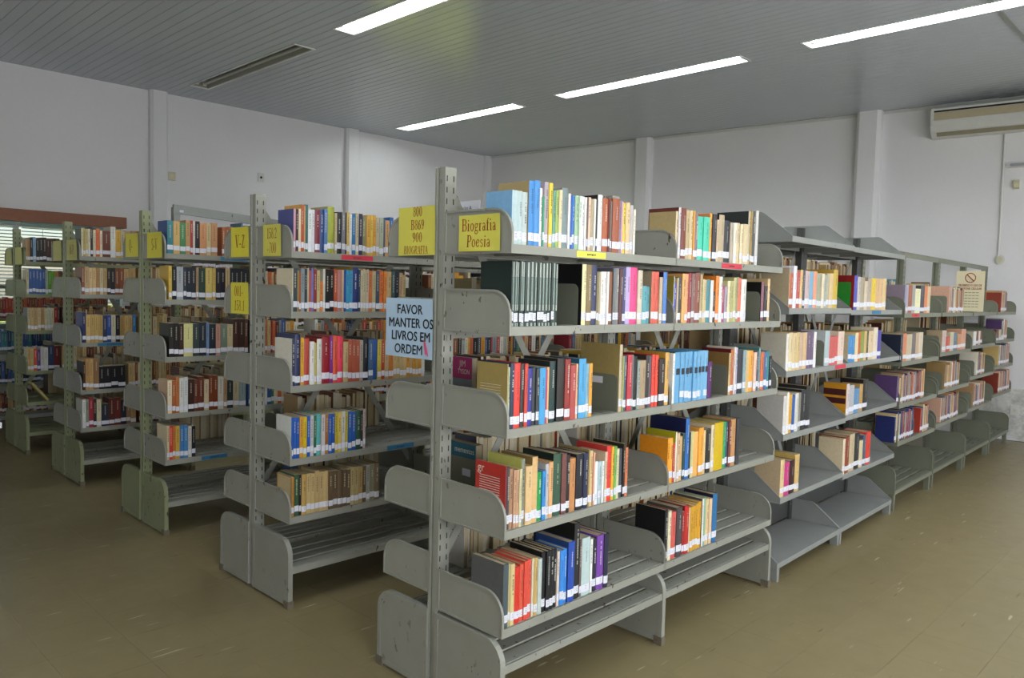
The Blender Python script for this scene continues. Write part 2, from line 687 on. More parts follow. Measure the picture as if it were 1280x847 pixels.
# wooden pelmet over window 1 and its blind
pel = MB().box((-2.9, YL - 0.13, 2.175), (1.52, YL - 0.005, 2.305)).obj('window_pelmet', M['wood'])
tag(pel, 'long brown wooden pelmet above the window on the left wall', 'pelmet')
for bi, (a, b) in enumerate(((-1.62, -0.62), (-0.57, 0.40), (0.46, 1.46))):
    bl = empty('window_blind', ((a + b) / 2, YL - 0.03, 1.05))
    tag(bl, ['horizontal slat blind hanging left of the far-left bookcase post', 'horizontal slat blind left of the dark window mullion under the pelmet',
             'horizontal slat blind right of the dark window mullion under the pelmet'][bi], 'blind', 'blinds of the left window')
    w = (b - a) / 2
    sl = MB()
    sl.prism([(-0.014, 0.004), (-0.004, 0.009), (0.012, 0.0), (0.012, -0.001), (-0.004, 0.0075), (-0.014, 0.0025)], 'x', -w, w)
    sme = sl.mesh('slat', M['blind'])
    for k in range(30):
        mobj('slat', sme, bl, (0, 0, 0.02 + k * 0.037))
    MB().box((-w, -0.015, -0.005), (w, 0.015, 0.012)).obj('bottom_rail', M['blind'], bl)
    MB().box((-w, -0.018, 1.115), (w, 0.018, 1.125)).obj('head_rail', M['blind'], bl)
    for cxx in (-0.6 * w, 0.6 * w):
        MB().box((cxx - 0.002, -0.0165, 0), (cxx + 0.002, -0.015, 1.12)).obj('cord', M['blind'], bl)

# ------------------------------------------------------------------ ceiling lamps
lamp_words = {(2.06, 4.65): 'unlit recessed fluorescent ceiling lamp near the left wall',
              (2.06, 1.6): 'lit recessed ceiling lamp cut by the top edge of the photo',
              (5.06, 4.65): 'lit recessed ceiling lamp farthest back, nearest the room corner',
              (5.06, 1.6): 'lit recessed ceiling lamp in the middle of the ceiling',
              (5.06, -1.45): 'lit recessed ceiling lamp at right, above the air conditioner side'}
for lx, a, b, lit in LAMPS:
    root = empty('ceiling_lamp', (lx + 0.1, (a + b) / 2, HC))
    lab = lamp_words.get((lx, a)) or ('lit' if lit else 'unlit') + ' recessed ceiling lamp outside the photo, column %s row %s' % (
        {-1.04: 'near', 2.06: 'middle', 5.06: 'far'}[lx], {4.65: 'one', 1.6: 'two', -1.45: 'three', -4.45: 'four'}[a])
    tag(root, lab, 'ceiling lamp', 'recessed fluorescent lamps')
    L = (b - a) / 2
    fr = MB()
    for sx in (-1, 1):
        p, q = sorted((sx * 0.098, sx * 0.118))
        fr.box((p, -L - 0.02, -0.008), (q, L + 0.02, -0.0005))
    for sy in (-1, 1):
        p, q = sorted((sy * (L - 0.002), sy * (L + 0.02)))
        fr.box((-0.098, p, -0.008), (0.098, q, -0.0005))
    fr.obj('frame', M['lamp_white'], root)
    rf = MB()
    # trough: sloping sides, flat top, end walls
    prof = [(-0.098, 0.0), (-0.06, 0.085), (0.06, 0.085), (0.098, 0.0)]
    y0, y1 = -L + 0.002, L - 0.002
    for p, q in zip(prof, prof[1:]):
        rf.poly([(p[0], y0, p[1]), (p[0], y1, p[1]), (q[0], y1, q[1]), (q[0], y0, q[1])])
    for y in (y0, y1):
        rf.poly([(p[0], y, p[1]) for p in prof])
    rf.obj('reflector', M['lamp_white'] if lit else M['lamp_grey'], root)
    for tx in (-0.045, 0.045):
        for sy in (-1, 1):
            ta, tb = (0.02, L - 0.06) if sy > 0 else (-L + 0.06, -0.02)
            MB().tube([(tx, ta, 0.04), (tx, tb, 0.04)], 0.019, 10).obj('tube', M['tube_on'] if lit else M['tube_off'], root)
            yy = sy * (L - 0.035)
            MB().box((tx - 0.02, yy - 0.012, 0.015), (tx + 0.02, yy + 0.012, 0.084)).obj('tube_socket', M['lamp_white'], root)

# ------------------------------------------------------------------ bookcases
def arc(cx, cy, rx, ry, a0, a1, n):
    return [(cx + rx * math.cos(math.radians(a0 + (a1 - a0) * i / n)), cy + ry * math.sin(math.radians(a0 + (a1 - a0) * i / n))) for i in range(n + 1)]


def plate_outline(d0, d1, h, r):
    """(depth, z) outline of a rounded end plate: square at the post, round at the upper front corner"""
    return [(d0, 0.0), (d1, 0.0)] + arc(d1 - r, h - r, r, r, 0, 90, 7) + [(d0, h)]


def inset(pts, t):
    cx = sum(p[0] for p in pts) / len(pts)
    cy = sum(p[1] for p in pts) / len(pts)
    w = max(p[0] for p in pts) - min(p[0] for p in pts)
    h = max(p[1] for p in pts) - min(p[1] for p in pts)
    mx = (max(p[0] for p in pts) + min(p[0] for p in pts)) / 2
    my = (max(p[1] for p in pts) + min(p[1] for p in pts)) / 2
    return [(mx + (p[0] - mx) * (1 - 2 * t / w), my + (p[1] - my) * (1 - 2 * t / h)) for p in pts]


_cache = {}


def cached(key, fn):
    if key not in _cache:
        _cache[key] = fn()
    return _cache[key]


def ypts(pts, s):
    return [(s * p[0], p[1]) for p in pts]


def plate_mesh(s, depth, h, r, mat, rim=0.007, d0=0.03):
    def fn():
        out = plate_outline(d0, depth, h, r)
        inn = inset(out, rim)
        mb = MB()
        mb.ring(ypts(out, s), ypts(inn, s), 'x', -0.005, 0.005)
        mb.prism(ypts(inn, s), 'x', -0.0012, 0.0012)
        return mb.mesh('end_plate', mat)
    return cached(('plate', s, depth, h, r, mat.name, rim), fn)


def base_plate_mesh(s, depth, h, mat):
    def fn():
        out = plate_outline(0.022, depth, h, 0.085)
        inn = inset(out, 0.02)
        mb = MB()
        mb.ring(ypts(out, s), ypts(inn, s), 'x', -0.012, 0.012)
        mb.prism(ypts(inn, s), 'x', -0.010, 0.008)
        return mb.mesh('base_plate', mat)
    return cached(('base', s, depth, h, mat.name), fn)


def post_mesh(h, mat):
    def fn():
        # open channel profile with a groove in the end face
        a, b = 0.028, 0.0275
        prof = [(-b, -a), (b, -a), (b, a), (-b, a), (-b, 0.016), (-b + 0.008, 0.014), (-b + 0.008, 0.004), (-b, 0.002)]
        return MB().prism(prof, 'z', 0, h).mesh('post', mat)
    return cached(('post', h, mat.name), fn)


def slots_mesh(h):
    def fn():
        mb = MB()
        z = 0.10
        while z < h - 0.03:
            for x in (-0.018, 0.014):
                for s in (-1, 1):
                    y0, y1 = sorted((s * 0.0279, s * 0.0284))
                    mb.box((x - 0.0022, y0, z), (x + 0.0022, y1, z + 0.021))
            z += 0.042
        return mb.mesh('slots', M['slot'])
    return cached(('slots', h), fn)


def slat_shelf(root, x0, x1, z, s, depth, mat, pmat, ph=0.157, pr=0.09, strip=None, plates=True, n=4, label=None):
    """one slatted shelf: lip and rear rail, with slats and rounded end plates as its pieces. z = underside of lip"""
    L = x1 - x0
    key = ('shelf', s, round(L, 4), depth, mat.name)

    def fn():
        mb = MB()
        p, q = sorted((s * (depth - 0.004), s * depth))
        mb.box((0.006, p, 0), (L - 0.006, q, 0.031))                       # front lip
        p, q = sorted((s * (depth - 0.02), s * (depth - 0.004)))
        mb.box((0.006, p, 0), (L - 0.006, q, 0.003))
        p, q = sorted((s * 0.034, s * 0.05))
        mb.box((0.006, p, 0.002), (L - 0.006, q, 0.024))                    # rear rail
        for fx in (0.25, 0.75):
            p, q = sorted((s * 0.05, s * (depth - 0.02)))
            mb.box((L * fx - 0.02, p, 0.006), (L * fx + 0.02, q, 0.024))     # cross members under the slats
        return mb.mesh('shelf', mat)
    sh = mobj('shelf', cached(key, fn), root, (x0, 0, z))
    pitch = (depth - 0.004 - 0.045) / n

    def fn2():
        w = pitch - 0.014
        mb = MB()
        prof = [(-w / 2, -0.006), (-w / 2 + 0.002, 0.0), (w / 2 - 0.002, 0.0), (w / 2, -0.006), (w / 2 - 0.003, -0.006), (w / 2 - 0.004, -0.002), (-w / 2 + 0.004, -0.002), (-w / 2 + 0.003, -0.006)]
        mb.prism(prof, 'x', 0.007, L - 0.007)
        return mb.mesh('slat', mat)
    sm = cached(('slat', round(L, 4), round(pitch, 4), mat.name), fn2)
    for i in range(n):
        mobj('slat', sm, sh, (0, s * (0.045 + pitch * (i + 0.5)), 0.031))
    if plates:
        pm = plate_mesh(s, depth, ph, pr, pmat)
        mobj('end_plate', pm, sh, (0.0005, 0, 0))
        mobj('end_plate', pm, sh, (L - 0.0005, 0, 0))
    if strip:
        a, b, m = strip
        p, q = sorted((s * depth, s * (depth + 0.0012)))
        MB().box((a - x0, p, 0.004), (b - x0, q, 0.027)).obj('shelf_label', M[m], sh)
        mb = MB()
        cx = (a + b) / 2 - x0
        for k in range(6):
            w = 0.006
            mb.box((cx - 0.026 + k * 0.009, s * (depth + 0.0016) - 0.0003, 0.0115 + (k % 3) * 0.001), (cx - 0.026 + k * 0.009 + w, s * (depth + 0.0016) + 0.0003, 0.0185))
        mb.obj('shelf_label_print', M['print_dark'], sh)
    return sh


def brace(root, x0, x1, z0, z1, y, mat):
    for a, b, dy in ((z1, z0, 0.004), (z0, z1, -0.004)):
        MB().bar((x0, y + dy, a), (x1, y + dy, b), 0.003, 0.034, (0, 0, 1)).obj('brace', mat, root)


def round_case(label, xs, yc, right, left, dR, dL, mat, pmat, zbase, H=2.0, bh=0.335, strips=None, braces=True, left_bays=None, foot=True):
    root = empty('bookcase', (0, yc, 0))
    tag(root, label, 'bookcase', 'steel library bookcases')
    strips = strips or {}
    for x in xs:
        p = mobj('post', post_mesh(H, mat), root, (x + 0.023, 0, 0))
        sl = mobj('slots', slots_mesh(H), p)
        sl['kind'] = 'stuff'
        MB().box((-0.034, -0.034, 0), (0.034, 0.034, 0.012)).obj('foot', M['rust'], p)
    for bi, (a, b) in enumerate(zip(xs, xs[1:])):
        for s, lv, d in ((-1, right, dR), (1, left, dL)):
            if s > 0 and left_bays is not None and bi >= left_bays:
                continue
            for li, z in enumerate(lv):
                if z is None:
                    continue
                slat_shelf(root, a, b, z, s, d, mat, mat, strip=strips.get((bi, li)) if s < 0 else None)
            slat_shelf(root, a, b, zbase, s, d, mat, mat, plates=False)
        if braces:
            brace(root, a + 0.03, b + 0.02, 0.5, 1.95, 0.0, mat)
    for x in xs:
        for s, d in ((-1, dR), (1, dL + 0.02)):
            if s > 0 and left_bays is not None and x > xs[left_bays] + 0.01:
                continue
            bp = mobj('base_plate', base_plate_mesh(s, d + 0.004, bh - 0.012, pmat), root, (x, 0, 0.012))
            if foot:
                p, q = sorted((s * (d - 0.035), s * (d + 0.008)))
                MB().box((-0.016, p, -0.012), (0.016, q, 0.024)).obj('foot', M['rust'], bp)
    return root


DR = 0.378
A_LV = [1.6786, 1.3974, 1.0428, 0.6876, 0.3378]
A_LEFT = [1.676, 1.36, 1.027, 0.687, 0.388]
B_LV = [1.681, 1.3964, 1.0437, 0.6922, 0.4112]
C_LV = [1.6948, 1.4169, 1.0664, 0.7196, 0.4339]
D_LV = [1.6998, 1.4162, 1.0526, 0.6958, 0.4082]
E_LV = [1.6724, 1.3889, 1.066, 0.7071, 0.43]
YB, YC, YD, YE = 1.4407, 2.9163, 4.4894, 5.955
XA = [0.0, 1.0095, 2.0231]
case_a = round_case('nearest grey steel bookcase with the Biografia Poesia sign', XA, 0.0, A_LV, A_LEFT, DR, 0.315,
                    M['steel'], M['steel'], 0.205, bh=0.325, strips={(0, 0): (0.339, 0.513, 'strip_yellow'), (1, 0): (1.396, 1.586, 'strip_red')})
XB_ = [0.0, 1.01, 2.02, 3.03, 4.04, 5.05, 6.06, 7.07]
case_b = round_case('grey steel bookcase with the yellow 158.2-700 sign, second from front', XB_, YB, B_LV, B_LV, DR, 0.315,
                    M['steel'], M['steel'], 0.165, strips={(0, 0): (0.268, 0.454, 'strip_red'), (0, 3): (0.562, 0.739, 'strip_blue')}, left_bays=1)
case_c = round_case('bookcase with olive green post and the yellow S-V sign', [0.0, 1.01, 2.02, 3.03, 4.04], YC, C_LV, C_LV, DR, 0.315,
                    M['steel'], M['steel_green'], 0.172, strips={(0, 0): (0.343, 0.525, 'strip_blue'), (0, 4): (0.22, 0.388, 'strip_blue')}, left_bays=1)
case_d = round_case('olive green bookcase below the right end of the wooden pelmet', [0.0, 0.84], YD, D_LV, D_LV, DR, 0.315,
                    M['steel'], M['steel_green'], 0.16, strips={(0, 2): (0.114, 0.303, 'strip_blue')}, left_bays=1)
case_e = round_case('farthest-left olive green bookcase in front of the slat blinds', [0.0, 1.01, 2.02, 3.03, 4.04, 5.05], YE, E_LV, E_LV, DR, 0.315,
                    M['steel_green'], M['steel_green'], 0.16, H=2.0, left_bays=1)
for root in (case_c, case_d):
    for ch in root.children:
        if ch.name.startswith('post'):
            ch.data = post_mesh(2.0, M['steel_green'])

# open frame of a bare unit standing behind the olive bookcases
fr = empty('shelving_frame', (0.87, 4.6, 0))
tag(fr, 'bare grey steel shelving frame rising behind the olive bookcase books', 'shelving frame')
for x in (0.03, 1.05):
    MB().box((x - 0.027, -0.03, 0), (x + 0.027, 0.03, 2.2)).obj('post', M['steel_blue'], fr)
MB().bar((0.0, -0.02, 2.185), (1.10, -0.02, 2.125), 0.03, 0.075).obj('top_rail', M['steel_blue'], fr)
MB().bar((0.0, 0.0, 0.25), (1.10, 0.0, 0.25), 0.03, 0.05).obj('bottom_rail', M['steel_blue'], fr)
MB().box((0.05, -0.037, 2.158), (0.085, -0.0355, 2.178)).obj('sticker', M['sticker'], fr)

# second part of the front row, a little out of line: two solid-shelf bays, then four slatted bays
SX0, SY0, SANG = 2.11, -0.385, math.atan(0.03)
SB = [0.0, 0.93, 1.95, 3.01, 4.08, 5.09, 6.04]
S_LV = {3: [1.85, 1.465, 1.125, 0.78, 0.435], 4: [1.845, 1.455, 1.125, 0.79, 0.415], 5: [None, 1.43, 1.075, 0.765, 0.485],
        6: [None, 1.43, 1.10, 0.785, 0.505], 7: [None, 1.43, 1.12, 0.83, 0.53], 8: [None, 1.43, 1.14, 0.87, 0.58]}
SD = 0.33                        # front lip to centre line


def s_root(name):
    # origin on the centre line
    o = empty(name, (SX0 - math.sin(SANG) * SD, SY0 + math.cos(SANG) * SD, 0), SANG)
    return o


def angled_plate(s, depth, mat):
    def fn():
        pts = [(0.0, 0.0), (depth, 0.0), (depth, 0.032), (depth - 0.165, 0.158), (depth - 0.185, 0.165), (0.0, 0.165)]
        mb = MB()
        inn = inset(pts, 0.006)
        mb.ring(ypts(pts, s), ypts(inn, s), 'x', -0.004, 0.004)
        mb.prism(ypts(inn, s), 'x', -0.001, 0.001)
        return mb.mesh('end_plate', mat)
    return cached(('angled', s, depth, mat.name), fn)


def solid_shelf(root, x0, x1, z, s, depth, mat, strip=None):
    L = x1 - x0

    def fn():
        mb = MB()
        p, q = sorted((s * 0.0, s * depth))
        mb.box((0.006, p, 0.028), (L - 0.006, q, 0.031))
        p, q = sorted((s * (depth - 0.003), s * depth))
        mb.box((0.006, p, 0), (L - 0.006, q, 0.028))
        p, q = sorted((s * 0.0, s * 0.003))
        mb.box((0.006, p, 0.0), (L - 0.006, q, 0.028))
        for fx in (0.33, 0.66):
            p, q = sorted((s * 0.003, s * (depth - 0.003)))
            mb.box((L * fx - 0.015, p, 0.006), (L * fx + 0.015, q, 0.028))
        return mb.mesh('shelf', mat)
    sh = mobj('shelf', cached(('solid', s, round(L, 4), depth, mat.name), fn), root, (x0, 0, z))
    pm = angled_plate(s, depth, mat)
    mobj('end_plate', pm, sh, (0.001, 0, 0))
    mobj('end_plate', pm, sh, (L - 0.001, 0, 0))
    if strip:
        a, b, m = strip
        p, q = sorted((s * depth, s * (depth + 0.0012)))
        MB().box((a - x0, p, 0.004), (b - x0, q, 0.027)).obj('shelf_label', M[m], sh)
    return sh


case_s = s_root('bookcase')
tag(case_s, 'blue-grey bookcase with sloping end plates and empty bottom shelves', 'bookcase', 'steel library bookcases')
for bi in (3, 4):
    a, b = SB[bi - 3], SB[bi - 2]
    for li, z in enumerate(S_LV[bi]):
        st = {(3, 2): (0.707, 0.881, 'strip_red'), (4, 1): (1.311, 1.487, 'strip_blue')}.get((bi, li))
        solid_shelf(case_s, a + 0.003, b - 0.003, z, -1, SD, M['steel_blue'], st)
        if True:
            solid_shelf(case_s, a + 0.003, b - 0.003, z, 1, 0.30, M['steel_blue'])
    solid_shelf(case_s, a + 0.003, b - 0.003, 0.075, -1, SD, M['steel_blue'])
    MB().box((a + 0.02, -0.006, 0.12), (b - 0.02, -0.002, 0.42)).obj('back_panel', M['steel_dark'], case_s)
    brace(case_s, a + 0.03, b - 0.03, 0.45, 1.85, 0.03, M['steel_blue'])
    for x in (a + 0.02, b - 0.02):
        mb = MB()
        mb.prism([(x - 0.016, 0.075), (x - 0.011, 0.0), (x + 0.011, 0.0), (x + 0.016, 0.075)], 'y', -SD + 0.002, -SD + 0.05)
        mb.obj('foot', M['steel_blue'], case_s)
for x in SB[:3]:
    MB().box((x - 0.045, -0.018, 0), (x + 0.045, 0.02, 2.0)).obj('post', M['steel_dark'], case_s)
    mb = MB()
    for z in [0.2 + 0.09 * k for k in range(20)]:
        mb.box((x - 0.03, -0.0192, z), (x - 0.022, -0.0181, z + 0.008)).box((x + 0.022, -0.0192, z), (x + 0.03, -0.0181, z + 0.008))
    mb.obj('bolts', M['steel_blue'], case_s)['kind'] = 'stuff'

case_t = s_root('bookcase')
tag(case_t, 'slatted olive-grey bookcase with open top frame reaching the far right wall', 'bookcase', 'steel library bookcases')
for x in [SB[2] + 0.076] + SB[3:]:
    p = mobj('post', post_mesh(1.96, M['steel_olive']), case_t, (x + 0.0, 0, 0))
    sl = mobj('slots', slots_mesh(1.96), p)
    sl['kind'] = 'stuff'
for bi in (5, 6, 7, 8):
    a, b = SB[bi - 3], SB[bi - 2]
    if bi == 5:
        a += 0.049
    for li, z in enumerate(S_LV[bi]):
        if z is None:
            continue
        st = (2.193, 2.376, 'strip_red') if (bi, li) == (5, 1) else None
        slat_shelf(case_t, a + 0.02, b - 0.02, z, -1, SD, M['steel_olive'], M['steel_olive'], ph=0.15, pr=0.07, strip=st)
        if True:
            slat_shelf(case_t, a + 0.02, b - 0.02, z + 0.03, 1, 0.30, M['steel_olive'], M['steel_olive'], ph=0.15, pr=0.07)
    slat_shelf(case_t, a + 0.02, b - 0.02, 0.125, -1, SD, M['steel_olive'], M['steel_olive'], ph=0.21, pr=0.07)
    MB().box((a, -0.026, 1.915), (b, -0.022, 1.962)).box((a, -0.026, 1.958), (b, 0.026, 1.962)).obj('top_rail', M['steel_olive'], case_t)
    for x in (a + 0.05, b - 0.05):
        MB().prism([(x - 0.018, 0.126), (x - 0.013, 0.0), (x + 0.013, 0.0), (x + 0.018, 0.126)], 'y', -SD + 0.01, -SD + 0.05).obj('foot', M['steel_olive'], case_t)

# low bookcase under the window at the left edge
case_f = empty('bookcase', (-1.0, 7.22, 0))
tag(case_f, 'low grey bookcase under the blinds at the left edge of the photo', 'bookcase', 'steel library bookcases')
for x in (0.0, 1.0, 2.2):
    mobj('post', post_mesh(1.52, M['steel_olive']), case_f, (x, 0.1, 0))
for a, b in ((0.0, 1.0), (1.0, 2.2)):
    for z in (0.15, 0.45, 0.78, 1.12, 1.45):
        slat_shelf(case_f, a, b, z, -1, 0.28, M['steel_olive'], M['steel_olive'], ph=0.13)

